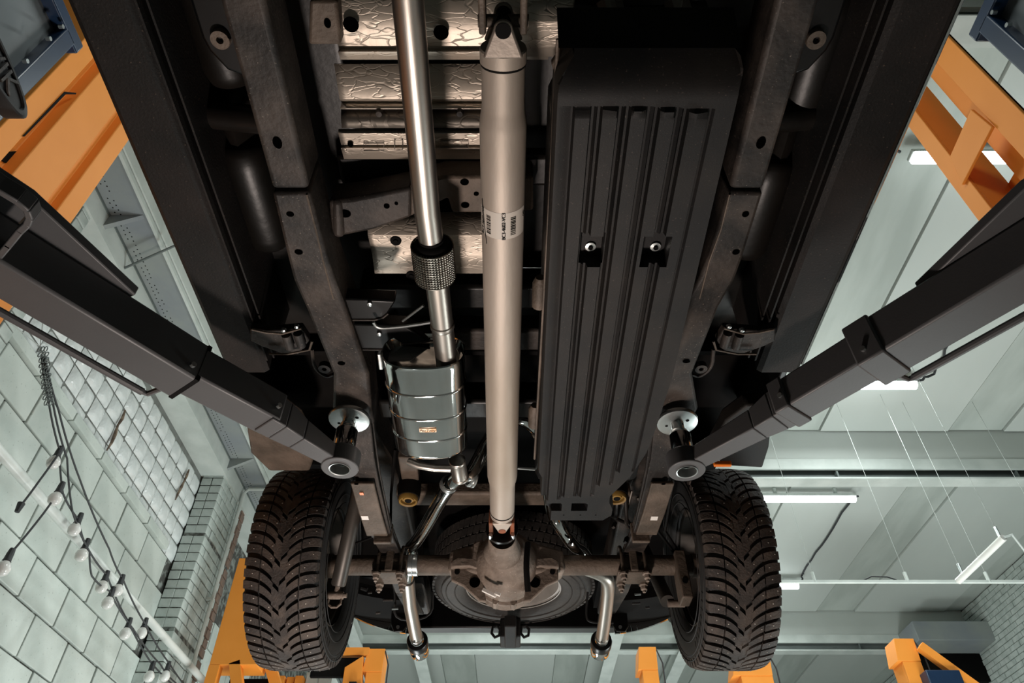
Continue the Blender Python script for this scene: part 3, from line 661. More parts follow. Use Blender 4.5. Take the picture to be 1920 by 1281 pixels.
for px in (711, 862):
    p = AZ(px, 211, 1.69)
    MB().lathe([(0, -.012), (.008, -.01), (.010, 0), (.010, .02)], p, 'Z', 10).build('stud_clip', 'dusty_steel', hs)
ho = MB()
for px, py, r in ((658, 46, .0185), (827, 61, .018), (657, 271, .008)):
    p = AZ(px, py, 1.688); ho.add([p] + [p + V3((r * math.cos(k / 20 * 2 * PI), r * math.sin(k / 20 * 2 * PI), 0)) for k in range(20)], [(0, (k + 1) % 20 + 1, k + 1) for k in range(20)])
o = ho.build('openings', 'void', hs, recalc=False); o['kind'] = 'stuff'
# raised frame stamped into the rear sheet
em = MB()
for x0, y0, x1, y1 in ((682, 268, 720, 282), (740, 262, 755, 280), (826, 264, 878, 276)):
    q = [AZ(a, b, 1.6885) for a, b in ((x0, y0), (x1, y0), (x1, y1), (x0, y1))]
    em.tube(q, .0015, 5, closed=True)
o = em.build('stamped_frame', 'foil_dark', hs); o['kind'] = 'stuff'
# cross members
def holes(parent, lst, z, name='openings'):
    m = MB()
    for px, py, a, b in lst:
        p = AZ(px, py, z); m.add([p] + [p + V3((a * math.cos(k / 16 * 2 * PI), b * math.sin(k / 16 * 2 * PI), 0)) for k in range(16)], [(0, (k + 1) % 16 + 1, k + 1) for k in range(16)])
    o = m.build(name, 'void', parent, recalc=False); o['kind'] = 'stuff'; return o
cm = part('crossmember', label='dark pressed steel crossmember with round holes')
q = [AZ(a, b, 1.60) for a, b in ((616, 378), (660, 374), (772, 352), (772, 408), (700, 432), (640, 444), (622, 440))]
MB().prism(q, (0, 0, .09)).build('arm', 'dusty_steel', cm, bevel=.010)
q = [AZ(a, b, 1.605) for a, b in ((768, 348), (832, 331), (905, 331), (1000, 331), (1000, 396), (905, 400), (848, 400), (840, 372), (768, 408))]
MB().prism(q, (0, 0, .08)).build('center_plate', 'dusty_brown', cm, bevel=.008)
MB().obox(AZ(634, 372, 1.61), AZ(636, 442, 1.598), .03, .03).build('flange', 'dusty_steel', cm, bevel=.012)
holes(cm, [(646, 401, .0175, .013), (643, 422, .004, .003), (643, 429, .004, .003), (725, 387, .008, .008), (743, 382, .005, .005)], 1.598)
holes(cm, [(871, 342, .0115, .0095), (893, 364, .007, .006), (872, 385, .0115, .0095)], 1.603)
for py, z, h, mm in ((322, 1.72, .05, 'floor_pan'), (560, 1.68, .10, 'floor_pan'), (640, 1.66, .08, 'dusty_steel'), (770, 1.62, .10, 'floor_pan'), (938, 1.60, .06, 'dusty_brown')):
    y = AZ(958, py, z).y
    MB().box(-.48, .50, y - .05, y + .05, z, z + h).build('crossmember', mm, T, bevel=.012)
q = [AZ(a, b, 1.66) for a, b in ((580, 0), (632, 0), (640, 85), (578, 85))]
b = part('tunnel_bracket'); MB().prism(q, (0, 0, .06)).build('plate', 'dusty_brown', b, bevel=.008); holes(b, [(614, 44, .008, .011)], 1.658)
# transmission mount bits in the dark at the top
tm = part('transfer_shield', label='wrinkled black foil over the parking brake tube')
MB().tube([AZ(1080, 22, 1.62), AZ(1130, 30, 1.60), AZ(1250, 30, 1.60), AZ(1320, 20, 1.62)], .022, 14).build('tube', 'black_paint', tm)
for a, b_ in ((1140, 1180), (1265, 1300)): MB().tube([AZ(a, 0, 1.61), AZ(a + 10, 30, 1.59), AZ(b_, 60, 1.61)], .03, 9).build('wrap', 'foil_dark', tm)
# driveshaft with yokes, joints and paper label
ds = part('driveshaft', label='brushed aluminium driveshaft with a printed label')
P0, P1 = V3((-.016, .635, 1.43)), V3((-.034, 2.43, 1.385)); dd = (P1 - P0).normalized(); Ld = (P1 - P0).length
prof = [(0, 0), (.046, 0), (.048, .004), (.048, .03), (.045, .033), (.046, .12), (.0475, .135), (.0505, .155), (.052, .17), (.052, Ld - .30), (.050, Ld - .28), (.0465, Ld - .262), (.0455, Ld - .24), (.0455, Ld - .075), (.044, Ld - .07), (.0455, Ld - .066), (.044, Ld - .045), (0, Ld - .045)]
MB().lathe(prof, P0, dd, 48).build('tube', 'aluminium', ds, angle=20)
MB().lathe([(.0466, .030), (.0475, .032), (.0466, .036)], P0, dd, 48).lathe([(.0458, Ld - .078), (.0464, Ld - .074), (.0458, Ld - .070)], P0, dd, 48).build('seam_ring', 'dull_black', ds)
def yoke(p, d, m, par, sc=1.0):
    up = V3((0, 0, 1)); sd = V3((1, 0, 0))
    for z in (-1, 1):
        o = p + up * (.034 * z * sc)
        poly = [o - sd * .042 * sc, o + sd * .042 * sc]
        tip = o + d * .055 * sc
        pts = [o - sd * .040 * sc, o + sd * .040 * sc] + [tip + sd * (.019 * sc * math.cos(a)) + d * (.019 * sc * math.sin(a)) for a in [k / 8 * PI for k in range(9)]]
        MB().prism(pts, up * (.014 * z * sc)).build('yoke_ear', m, par, bevel=.004)
    MB().cyl(p + d * .055 * sc - up * .0495 * sc, p + d * .055 * sc + up * .049 * sc, .0155 * sc, 18).build('bearing_cap', 'rust' if d.y > 0 else 'dull_black', par)
    MB().cyl(p + d * .055 * sc - sd * .05 * sc, p + d * .055 * sc + sd * .05 * sc, .0125 * sc, 14).build('joint_cross', 'rust' if d.y > 0 else 'dusty_brown', par)
yoke(P0 + dd * .004, -dd, 'dull_aluminium', ds); yoke(P1 - dd * .05, dd, 'aluminium', ds, .93)
for z in (-1, 1):
    MB().box(-.016 + z * .040 - .007, -.016 + z * .040 + .007, .42, .60, 1.40, 1.46).build('flange_yoke', 'dusty_brown', ds, bevel=.004)
    MB().box(-.036 + z * .040 - .008, -.036 + z * .040 + .008, 2.40, 2.49, 1.355, 1.42).build('flange_yoke', 'rust', ds, bevel=.004)
MB().lathe([(0, 0), (.062, 0), (.062, .014), (0, .014)], (-.036, 2.485, 1.383), (0, 1, -.03), 32).build('flange_yoke', 'black_paint', ds)
for s in (-1, 1): MB().cyl((-.036 + s * .042, 2.465, 1.345), (-.036 + s * .042, 2.49, 1.345), .008, 6).build('bolt', 'zinc', ds)
# label wrapped part way round the lower side of the shaft
s0, s1 = (AZ(943, 395, 1.38).y - P0.y) , (AZ(943, 443, 1.38).y - P0.y)
def arc(r, a0, a1, h0, h1, n=20):
    V = []
    for k in range(n + 1):
        a = math.radians(a0 + (a1 - a0) * k / n); u = V3((math.sin(a), 0, -math.cos(a)))
        for h in (h0, h1): V.append(P0 + dd * h + u * r)
    return V, [(2 * k, 2 * k + 1, 2 * k + 3, 2 * k + 2) for k in range(n)]
lb = MB().add(*arc(.0524, -88, 70, s0, s1)).build('label', 'print_white', ds)
bars = MB()
for a0, a1 in ((-47, -33), (21, 36)):
    h = s0 + .014
    while h < s1 - .012:
        w = random.choice((.0012, .0022, .0035)); bars.add(*arc(.0528, a0, a1, h, h + w, 3)); h += w + random.choice((.0015, .0025))
o = bars.build('barcode', 'ink', ds); o['kind'] = 'stuff'
def shaft_text(txt, ang, h, size):
    a = math.radians(ang); u = V3((math.sin(a), 0, -math.cos(a))); t = V3((math.cos(a), 0, math.sin(a)))
    words('label_print', txt, size, P0 + dd * h + u * .0535, -dd, -t, 'ink', ds, .0003)
shaft_text('BC3-4602-VC3', 3, (s0 + s1) / 2, .0125); shaft_text('BC3-4602-VC3', -62, (s0 + s1) / 2, .0125); shaft_text('0C', 66, s0 + .02, .012)
pm = [P0 + dd * (s0 - .02 + t * (s1 - s0 + .045)) + V3((math.sin(math.radians(-66 + 18 * t)), 0, -math.cos(math.radians(-66 + 18 * t)))) * .0529 for t in rng(0, 1, 10)]
MB().tube(pm, .0011, 4).build('pen_mark', 'ink', ds)
# exhaust
ex = part('exhaust', label='brushed stainless exhaust pipe with braided flex joint')
MB().tube([(-.200, -.3, 1.46), (-.202, .56, 1.45), (-.207, 1.045, 1.45), (-.204, 1.165, 1.45)], .0318, 28).build('front_pipe', 'stainless', ex)
f0, f1 = V3((-.203, 1.155, 1.45)), V3((-.2, 1.272, 1.45))
MB().lathe([(.032, -.012), (.040, -.008), (.046, .0), (.050, .012), (.0515, .03), (.0515, .085), (.049, .105), (.044, .114), (.034, .118)], f0, f1 - f0, 40).build('flex_sleeve', 'dull_black', ex)
br = MB()
for k in range(44):
    a = 2 * PI * k / 44
    br.tube([f0 + V3((math.cos(a) * .0524, .004 + .108 * t, math.sin(a) * .0524)) for t in rng(0, 1, 14)], .0026, 5, caps=False)
for j in range(14): br.tube([f0 + V3((math.cos(2 * PI * k / 44) * .0540, .006 + .0080 * j, math.sin(2 * PI * k / 44) * .0540)) for k in range(44)], .0021, 5, closed=True)
o = br.build('braid', 'mesh_braid', ex); o['kind'] = 'stuff'
MB().lathe([(.0335, -.018), (.0335, -.008)], f0, f1 - f0, 28).lathe([(.0335, .116), (.0345, .124), (.0335, .13)], f0, f1 - f0, 28).build('weld_ring', 'dull_black', ex)
MB().tube([(-.2, 1.27, 1.45), (-.194, 1.66, 1.45)], .0318, 28).lathe([(.0322, 0), (.0345, .003), (.0345, .016), (.0322, .02)], (-.197, 1.44, 1.45), (0, 1, 0), 28).build('rear_pipe', 'stainless', ex)
# muffler: oval can along y, recessed end plate, three beads, label plate
mu = part('muffler', label='mirror polished oval stainless muffler')
MC = lambda y: (-.264 - .012 * (y - 1.58) / .45, 1.468)
def oval(y, a, b, dz=0, n=48, p=2.5):
    cx, cz = MC(y); out = []
    for k in range(n):
        t = 2 * PI * k / n; c, s_ = math.cos(t), math.sin(t)
        out.append(V3((cx + a * math.copysign(abs(c) ** (2 / p), c), y, cz + b * math.copysign(abs(s_) ** (2 / p), s_) + dz)))
    return out
def loft(rings, m, name, par, cap0=False, cap1=False, angle=30):
    n = len(rings[0]); V = [p for r in rings for p in r]
    F = [(i * n + k, i * n + (k + 1) % n, (i + 1) * n + (k + 1) % n, (i + 1) * n + k) for i in range(len(rings) - 1) for k in range(n)]
    if cap0: F.append(tuple(range(n)))
    if cap1: F.append(tuple(range((len(rings) - 1) * n, len(rings) * n)))
    return MB().add(V, F).build(name, m, par, angle=angle)
A_, B_ = .124, .074
y0, y1 = 1.575, 2.045
loft([oval(y0 + .03, .108, .058), oval(y0 + .006, .118, .068), oval(y0, .121, .071), oval(y0 + .002, A_ + .001, B_ + .001), oval(y0 + .012, A_, B_)] + [oval(y, A_, B_) for y in rng(y0 + .02, y1 - .02, 8)] + [oval(y1 - .01, A_, B_), oval(y1, A_ - .004, B_ - .004), oval(y1 + .012, A_ - .02, B_ - .02)], 'polished', 'shell', mu, cap0=True, cap1=True)
for py in (745, 790, 829):
    y = AZ(800, py, 1.392).y
    loft([oval(y - .006, A_, B_), oval(y - .002, A_ + .003, B_ + .003), oval(y + .002, A_ + .003, B_ + .003), oval(y + .006, A_, B_)], 'polished', 'bead', mu, angle=80)
pc = AZ(801, 807, 1.3925)
MB().box(pc.x - .026, pc.x + .030, pc.y - .010, pc.y + .010, 1.3905, 1.3945).build('label_plate', 'copper_plate', mu, bevel=.002)
lt = words('label_print', 'FacTory', .0155, (pc.x + .001, pc.y, 1.3899), (1, 0, 0), (0, -1, 0), 'ink', mu, .0002, .25)
# collector and the two over-axle pipes
co_ = part('exhaust_branch', label='polished twin pipes splitting behind the muffler')
MB().tube([AZ(765, 865, 1.42), AZ(785, 873, 1.405), AZ(815, 878, 1.40), AZ(845, 879, 1.40)], .013, 14).build('link_pipe', 'stainless', co_)
MB().lathe([(.028, 0), (.030, .003), (.030, .012), (.028, .016), (.028, .10), (.031, .104), (.031, .112), (.028, .116)], AZ(857, 862, 1.42), V3((0.05, 1, 0)), 24).build('outlet_pipe', 'stainless', co_)
L1 = [AZ(862, 892, 1.43), AZ(850, 905, 1.43), AZ(833, 925, 1.435), AZ(800, 985, 1.46), AZ(778, 1020, 1.472), V3((-.436, 2.85, 1.498)), V3((-.443, 2.95, 1.50)), V3((-.446, 3.0, 1.492)), AZ(764, 1090, 1.475)]
def smooth(P, it=2):
    for _ in range(it):
        Q = [P[0]]
        for a, b in zip(P, P[1:]): Q += [a.lerp(b, .25), a.lerp(b, .75)]
        P = Q + [P[-1]]
    return P
MB().tube(smooth(L1), .0265, 18).build('left_branch', 'polished', co_)
R1 = [AZ(862, 892, 1.43), AZ(884, 893, 1.44), V3((-.07, 2.15, 1.60)), V3((.03, 2.18, 1.70)), V3((.13, 2.30, 1.68)), AZ(1032, 958, 1.54), AZ(1046, 980, 1.49), AZ(1074, 1024, 1.475), V3((.30, 2.87, 1.498)), V3((.34, 2.95, 1.488))]
MB().tube(smooth(R1), .0265, 18).build('right_branch', 'polished', co_)
for p, d in ((AZ(842, 908, 1.432), L1[3] - L1[2]), (AZ(884, 897, 1.44), V3((1, .6, .1)))):
    MB().lathe([(.027, -.012), (.034, -.010), (.034, -.004), (.030, 0), (.034, .004), (.034, .010), (.027, .012)], p, d, 22).build('clamp', 'zinc', co_)
for s, pts_, tip in ((-1, [(764, 1088, 1.475), (768, 1130, 1.46), (777, 1178, 1.45), (782, 1200, 1.447)], (784, 1206)), (1, [(1142, 1083, 1.475), (1138, 1130, 1.46), (1132, 1175, 1.45), (1128, 1200, 1.447)], (1127, 1206))):
    tp = part('tail_pipe'); P = [AZ(*p) for p in pts_]
    if s > 0: P = [V3((.30, 2.98, 1.475)), V3((.41, 3.02, 1.455))] + [AZ(1141, 1090, 1.458)] + P[1:]
    MB().tube(smooth(P) if s > 0 else P, .032, 22).build('pipe', 'stainless', tp)
    e = P[-1]; d = (P[-1] - P[-2]).normalized()
    MB().lathe([(.033, -.01), (.036, -.006), (.036, .006), (.033, .01)], e - d * .035, d, 24).build('weld_ring', 'stainless', tp)
    MB().lathe([(.034, 0), (.052, .004), (.055, .010), (.055, .06), (.050, .066)], e, d, 36).build('black_sleeve', 'black_paint', tp)
    MB().lathe([(.047, .05), (.050, .055), (.0505, .15), (.047, .155), (.044, .15), (.043, .06)], e, d, 36).build('exhaust_tip', 'chrome', tp)
    MB().cyl(e - d * .055 + V3((-.005, 0, -.03)), e - d * .055 + V3((-.005, 0, -.042)), .006, 8).build('bolt', 'zinc', tp)
MB().lathe([(.0445, -.03), (.0465, -.028), (.0465, -.008), (.0445, -.004), (.0465, 0), (.0465, .022), (.0445, .026)], AZ(777, 1059, 1.40) * 1.0, 'X', 30)
# exhaust hanger bracket: two black pans with bright rims and a bent rod
eh = part('exhaust_hanger', label='black rubber hanger pans with a bent steel rod')
def pan(px, m=None):
    P = [AZ(a, b, 1.52) for a, b in px]
    MB().prism(P, (0, 0, .05)).build('pan', 'black_paint', eh, bevel=.006)
    MB().tube(P[2:], .0035, 6).build('rim', 'dusty_steel', eh)
pan([(742, 565), (640, 560), (636, 578), (645, 600), (702, 600), (718, 596), (728, 588)])
pan([(760, 612), (655, 608), (655, 630), (668, 655), (722, 656), (742, 648), (805, 640)])
MB().tube(smooth([AZ(a, b, 1.49) for a, b in ((700, 604), (706, 614), (722, 616), (770, 611), (812, 604))]), .0048, 8).build('rod', 'zinc', eh)
MB().tube([AZ(755, 602, 1.50), AZ(794, 573, 1.48)], .004, 8).build('rod', 'zinc', eh)
for px, py in ((693, 570), (711, 626)): MB().lathe([(0, -.006), (.007, -.004), (.008, .01)], AZ(px, py, 1.515), 'Z', 10).build('bolt', 'zinc', eh)
MB().obox(AZ(712, 660, 1.46), AZ(716, 690, 1.44), .012, .03).build('strap', 'zinc', eh, bevel=.003)
# fuel tank guard: ribbed black plastic tray
tg = part('fuel_tank_guard', label='black ribbed plastic fuel tank guard')
slots = [(.121, .158, .695, 2.14), (.175, .212, .695, 2.12), (.231, .268, .695, 2.12), (.288, .325, .697, 2.05), (.345, .390, .70, 1.97)]
Ledge = lambda y: .090 + max(0, .66 - y) * .5 + (.0 if y < 2.0 else .012 if y < 2.12 else .03 if y < 2.2 else .05)
def Redge(y):
    pts = [(.60, .425), (.63, .438), (1.50, .446), (1.75, .434), (1.86, .425), (2.0, .39), (2.12, .335), (2.16, .335), (2.20, .352), (2.25, .352), (2.285, .32)]
    for (a, u), (b, v) in zip(pts, pts[1:]):
        if y <= b: return u + (v - u) * max(0, (y - a)) / (b - a)
    return .33
ys = sorted(set([.60, .612, .626, .64, .655, .672, .683] + [round(v, 4) for s_ in slots for v in (s_[2], s_[2] + .006, s_[2] + .02, s_[3] - .006, s_[3])] + rng(.75, 2.28, 45) + [2.165, 2.172, 2.208, 2.215]))
cs = [.0] ; xs_ = []
for a, b_, _, _ in slots: xs_ += [a - .005, a, a + .004, b_ - .004, b_, b_ + .005]
xs_ = sorted(set([.09, .1] + xs_ + [.168, .206, .22, .24, .255, .28, .318, .322, .336, .36, .365, .40, .415, .43, .446]))
pockets = [(AZ(1110, 468, 1.30), .027, .044), (AZ(1228, 468, 1.30), .031, .044)]
for p, w, h in pockets: xs_ += [p.x - w - .001, p.x - w + .001, p.x + w - .001, p.x + w + .001]; ys += [p.y - h - .001, p.y - h + .001, p.y + h - .001, p.y + h + .001]
xs_ = sorted(set(xs_)); ys = sorted(set(ys))
def tank_z(x, y):
    z = 1.30 + (.045 * (max(0, .672 - y) / .072) ** 1.6 if y < .672 else 0)
    for a, b_, u, v in slots:
        if a < x < b_ and u < y < v:
            e = min(1, (x - a) / .004, (b_ - x) / .004, (y - u) / .006, (v - y) / .006); rr = 1
            if y < u + .02 and (x < a + .006 or x > b_ - .006): rr = (y - u) / .02
            z -= .010 * e * min(1, rr)
        elif (a - .005 <= x <= a or b_ <= x <= b_ + .005) and u < y < v: z += .006
    for p, w, h in pockets:
        if abs(x - p.x) < w and abs(y - p.y) < h: z = 1.335
    for xc in (.150, .235):
        if abs(x - xc) < .024 and 2.168 < y < 2.212: z = 1.33
    return z
m = MB(); V = []; nx = len(xs_) + 4
for y in ys:
    l, r = Ledge(y), Redge(y); row = [V3((l - .004, y, 1.43)), V3((l - .003, y, 1.312))]
    for x in xs_:
        xx = min(max(x, l), r); row.append(V3((xx, y, tank_z(xx, y))))
    row += [V3((r + .004, y, 1.314)), V3((r + .008, y, 1.42))]; V += row
F = [(j * nx + i, j * nx + i + 1, (j + 1) * nx + i + 1, (j + 1) * nx + i) for j in range(len(ys) - 1) for i in range(nx - 1)]
l0 = (len(ys) - 1) * nx
m.add(V, F)
yl = ys[-1]; m.add([(Ledge(yl), yl, 1.3), (Redge(yl), yl, 1.3), (Redge(yl), yl + .02, 1.42), (Ledge(yl), yl + .02, 1.42)], [(0, 1, 2, 3)])
yf = ys[0]; m.add([(.09, yf, tank_z(.2, yf)), (.44, yf, tank_z(.2, yf)), (.44, yf - .03, 1.46), (.09, yf - .03, 1.46)], [(0, 1, 2, 3)])
m.build('tray', 'black_plastic', tg, angle=28)
MB().box(.085, .45, .76, 2.2, 1.40, 1.60).build('tank', 'black_paint', tg, bevel=.03)
MB().prism([AZ(a, b_, 1.40) for a, b_ in ((1033, 120), (1070, 72), (1130, 62), (1130, 80), (1075, 95), (1045, 150))], (0, 0, .02)).build('front_flange', 'dusty_brown', tg, bevel=.004)
MB().tube([(.0905, .60, 1.385), (.088, 1.0, 1.375), (.078, 2.0, 1.37)], .004, 6).build('edge_strap', 'dusty_brown', tg)
for a, b_ in ((1013, 520), (1003, 760)): MB().lathe([(0, 0), (.012, 0), (.02, .02), (.02, .1), (0, .1)], AZ(a, b_, 1.40), 'Y', 14).build('side_boss', 'dusty_brown', tg)
for px, py in ((1107, 462), (1229, 462)):
    c = AZ(px, py, 1.333)
    MB().lathe([(.005, -.004), (.0125, -.003), (.0135, .004)], c, 'Z', 20).build('washer', 'zinc', tg)
    MB().lathe([(0, -.008), (.006, -.008), (.006, .004)], c, 'Z', 6).build('bolt', 'ink', tg)
holes(tg, [(1043, 812, .004, .004), (1113, 812, .0045, .0045), (1189, 812, .004, .004), (1073, 854, .004, .004), (1141, 854, .004, .004), (1057, 966, .003, .003), (1088, 966, .003, .003), (1117, 966, .003, .003)], 1.2915, 'drain_holes')
# rear axle
ax = part('rear_axle', label='dusty cast rear axle with round differential')
AYc, AZc = 2.87, 1.423
MB().cyl((-.80, AYc, AZc), (-.16, AYc, AZc), .042, 24).cyl((.16, AYc, AZc), (.80, AYc, AZc), .042, 24).build('axle_tube', 'dusty_brown', ax)
MB().lathe([(.0, -.21), (.05, -.205), (.068, -.19), (.09, -.14), (.118, -.10), (.136, -.04), (.140, .01), (.134, .03), (.145, .035), (.145, .05), (.135, .055), (.145, .09), (.10, .13), (0, .15)], (-.02, AYc - .02, 1.40), (0, 1, .02), 40).build('differential', 'cast_iron', ax, angle=40)
MB().lathe([(.050, -.30), (.054, -.29), (.056, -.24), (.068, -.20), (.075, -.17)], (-.034, AYc - .06, 1.375), (0, 1, .05), 32).build('pinion_nose', 'cast_iron', ax, angle=60)
for s in (-1, 1):
    MB().obox((-.02 + s * .08, AYc - .02, 1.415), (-.02 + s * .24, AYc, AZc), .15, .15, (0, 0, 1), w2=.092, h2=.092).build('housing_flare', 'cast_iron', ax, bevel=.015, seg=3)
    fx = (lambda v: v) if s < 0 else (lambda v: 1893 - v)
    MB().prism([AY(fx(a), b_, 2.78) for a, b_ in ((845, 1052), (858, 1044), (884, 1046), (887, 1018), (905, 1011), (916, 1030), (918, 1075), (880, 1062), (845, 1064))], (0, .03, 0)).build('rib', 'cast_iron', ax, bevel=.006)
    MB().prism([AY(fx(a), b_, 2.80) for a, b_ in ((846, 1062), (900, 1060), (912, 1128), (898, 1126), (868, 1098), (846, 1088))], (0, .02, 0)).build('rib', 'cast_iron', ax, bevel=.005)
    MB().lathe([(0, 0), (.022, 0), (.022, .004)], AY(fx(890), 1092, 2.797), (0, 1, 0), 16).build('cast_recess', 'void', ax)
    MB().lathe([(0, 0), (.011, 0), (.011, .02)], AY(fx(857), 1072, 2.795), (0, 1, 0), 12).build('plug', 'dull_black', ax)
MB().tube(smooth([AY(990, 1018, 2.66), AY(986, 1060, 2.66), AY(990, 1110, 2.70)]), .012, 8).build('gap_shade', 'dull_black', ax)  # shaded gap beside the differential, put in as a black tube
bolts = MB()
for k in range(12):
    a = 2 * PI * k / 12 + .2
    bolts.cyl((-.02 + (.143) * math.cos(a), AYc + .0, 1.40 + (.143) * math.sin(a)), (-.02 + (.143) * math.cos(a), AYc + .05, 1.40 + (.143) * math.sin(a)), .013, 6)
o = bolts.build('cover_bolts', 'cast_iron', ax); o['kind'] = 'stuff'
MB().obox(AY(905, 1106, 2.74), AY(930, 1118, 2.74), .012, .012).build('torn_tag', 'sticker', ax)
MB().obox(AY(928, 1112, 2.735), AY(938, 1116, 2.735), .012, .010).build('torn_tag', 'sticker', ax)
MB().lathe([(.0435, 0), (.0455, .002), (.0455, .018), (.0435, .02), (.0455, .022), (.0455, .04), (.0435, .042)], (-.438, AYc, AZc), 'X', 30).build('strap', 'zinc', ax)
MB().box(.69, .735, AYc - .07, AYc + .02, 1.25, 1.46).build('shock_bracket', 'dusty_brown', ax, bevel=.006)
MB().lathe([(0, -.002), (.012, -.002), (.012, 0)], (.712, AYc - .071, 1.32), (0, 1, 0), 12).build('bracket_hole', 'ink', ax)
# leaf springs
for s in (-1, 1):
    lf = part('leaf_spring'); xo = .0 if s < 0 else .012
    def bow(x0, x1, st, name, th=.014, w=.084):
        n = len(st); V = []
        for i, (y, z) in enumerate(st):
            x = x0 + (x1 - x0) * i / (n - 1); V += [(x - w / 2, y, z), (x + w / 2, y, z), (x + w / 2, y, z + th), (x - w / 2, y, z + th)]
        F = [(0, 3, 2, 1), tuple(4 * (n - 1) + i for i in range(4))] + [(4 * j + i, 4 * j + (i + 1) % 4, 4 * j + 4 + (i + 1) % 4, 4 * j + 4 + i) for j in range(n - 1) for i in range(4)]
        return MB().add(V, F).build(name, 'dusty_brown' if name == 'overload_leaf' else 'dusty_steel', lf, bevel=.004)
    a = AZ(679, 908, 1.41) if s < 0 else AZ(1243, 908, 1.41); b_ = AZ(707, 1006, 1.405) if s < 0 else AZ(1212, 1004, 1.405)
    e = (b_ - a)
    bow(a.x, b_.x, [(a.y, 1.41), (a.y + e.y * .5, 1.40), (b_.y, 1.405)], 'overload_leaf')
    bow(a.x - s * .008, b_.x - s * .01, [(a.y - .25, 1.52), (a.y - .1, 1.45), (a.y + .05, 1.43), (b_.y, 1.42), (b_.y + .05, 1.425)], 'leaf')
    bow(a.x - s * .010, b_.x - s * .02, [(a.y - .3, 1.56), (a.y, 1.47), (b_.y, 1.435), (b_.y + .09, 1.43), (2.87, 1.468), (3.3, 1.50), (3.8, 1.60)], 'leaf')
    bow(a.x - s * .010, b_.x - s * .02, [(2.35, 1.46), (2.6, 1.452), (2.87, 1.482), (3.2, 1.51)], 'leaf')
    xc = b_.x - s * .02
    MB().box(xc - .035, xc + .035, b_.y + .012, b_.y + .03, 1.385, 1.47).build('leaf_clip', 'dusty_brown', lf, bevel=.004)
    ql = AZ(685, 970, 1.402) if s < 0 else AZ(1227, 971, 1.402)
    MB().box(ql.x - .014, ql.x + .012, ql.y - .014, ql.y + .014, 1.3985, 1.401).build('sticker', 'sticker', lf)
    if s < 0:
        qo = AZ(678, 926, 1.404); MB().box(qo.x - .007, qo.x + .007, qo.y - .008, qo.y + .008, 1.403, 1.4055).build('paint_dot', 'amber', lf)
    holes(lf, [((668 if s < 0 else 1244), 908, .008, .006)], 1.4085, 'slot')
    # U-bolts around the axle and their plate
    MB().box(xc - .07, xc + .07, AYc - .055, AYc + .055, 1.363, 1.378).build('spring_plate', 'dusty_brown', lf, bevel=.004)
    MB().box(xc - .016, xc + .016, AYc - .062, AYc - .045, 1.37, 1.47).build('plate_rib', 'dusty_brown', lf, bevel=.004)
    for u in (-1, 1):
        MB().tube(smooth([V3((xc + u * .048, AYc - .052, 1.345)), V3((xc + u * .048, AYc - .052, 1.50)), V3((xc + u * .048, AYc + .052, 1.50)), V3((xc + u * .048, AYc + .052, 1.345))]), .007, 8).build('u_bolt', 'dusty_brown', lf)
        for v in (-1, 1):
            p = V3((xc + u * .048, AYc + v * .052, 1.338))
            MB().lathe([(0, -.012), (.007, -.012), (.007, -.004), (.014, 0), (.014, .014), (.019, .018), (.019, .024)], p, 'Z', 6).build('nut', 'cast_iron', lf)
# hangers, shocks, bump stops
for s, top, mid, bot in ((-1, (672, 925), None, (633, 1098)),):
    sk = part('shock_absorber')
    p0, p1 = V3((-.615, 2.52, 1.62)), AY(634, 1098, 2.76)
    MB().lathe([(0, 0), (.028, 0), (.030, .004), (.030, (p1 - p0).length - .006), (.026, (p1 - p0).length), (0, (p1 - p0).length)], p0, p1 - p0, 28).build('dust_tube', 'rim_paint', sk)
    q0 = AY(629, 1117, 2.77)
    MB().cyl(p1, q0, .010, 10).cyl(q0 - V3((.032, 0, 0)), q0 + V3((.032, 0, 0)), .015, 14).build('eye', 'cast_iron', sk)
    MB().tube([q0 + V3(v) for v in ((-.024, 0, .0), (-.024, 0, -.035), (-.008, 0, -.048), (.012, 0, -.048), (.026, 0, -.035), (.026, 0, .0))], .005, 6).cyl(q0 - V3((.045, 0, -.0)), q0 - V3((.03, 0, 0)), .008, 8).cyl(q0 + V3((.03, 0, -.0)), q0 + V3((.045, 0, 0)), .010, 8).build('fork', 'cast_iron', sk)
sk = part('shock_absorber')
MB().cyl((.66, 2.95, 1.30), (.62, 3.25, 1.80), .030, 20).build('dust_tube', 'rim_paint', sk)
MB().cyl((.66, 2.95, 1.29), (.73, 2.95, 1.29), .015, 12).build('eye', 'cast_iron', sk)
for s, px, py in ((-1, 765, 942), (1, 1157, 938)):
    bs = part('bump_stop'); c = AZ(px, py, 1.52)
    MB().lathe([(.0, .012), (.012, .006), (.020, .008), (.022, .016), (.029, .016), (.030, .004), (.036, .0), (.039, .008), (.039, .03), (.034, .05), (0, .05)], c, 'Z', 32).build('cone', 'yellow_rubber', bs, angle=50)
    MB().lathe([(0, .0105), (.011, .005), (.014, .0045), (.0, .004)], c, 'Z', 20).build('cone_tip', 'dull_black', bs)
    MB().lathe([(.0385, .02), (.044, .02), (.047, .05), (.045, .14), (0, .14)], c, 'Z', 24).build('cup', 'dull_black', bs)
    MB().obox(c + V3((-s * .02, -.26, .06)), c + V3((0, .02, .12)), .07, .05).build('carrier', 'dusty_brown', bs, bevel=.006)
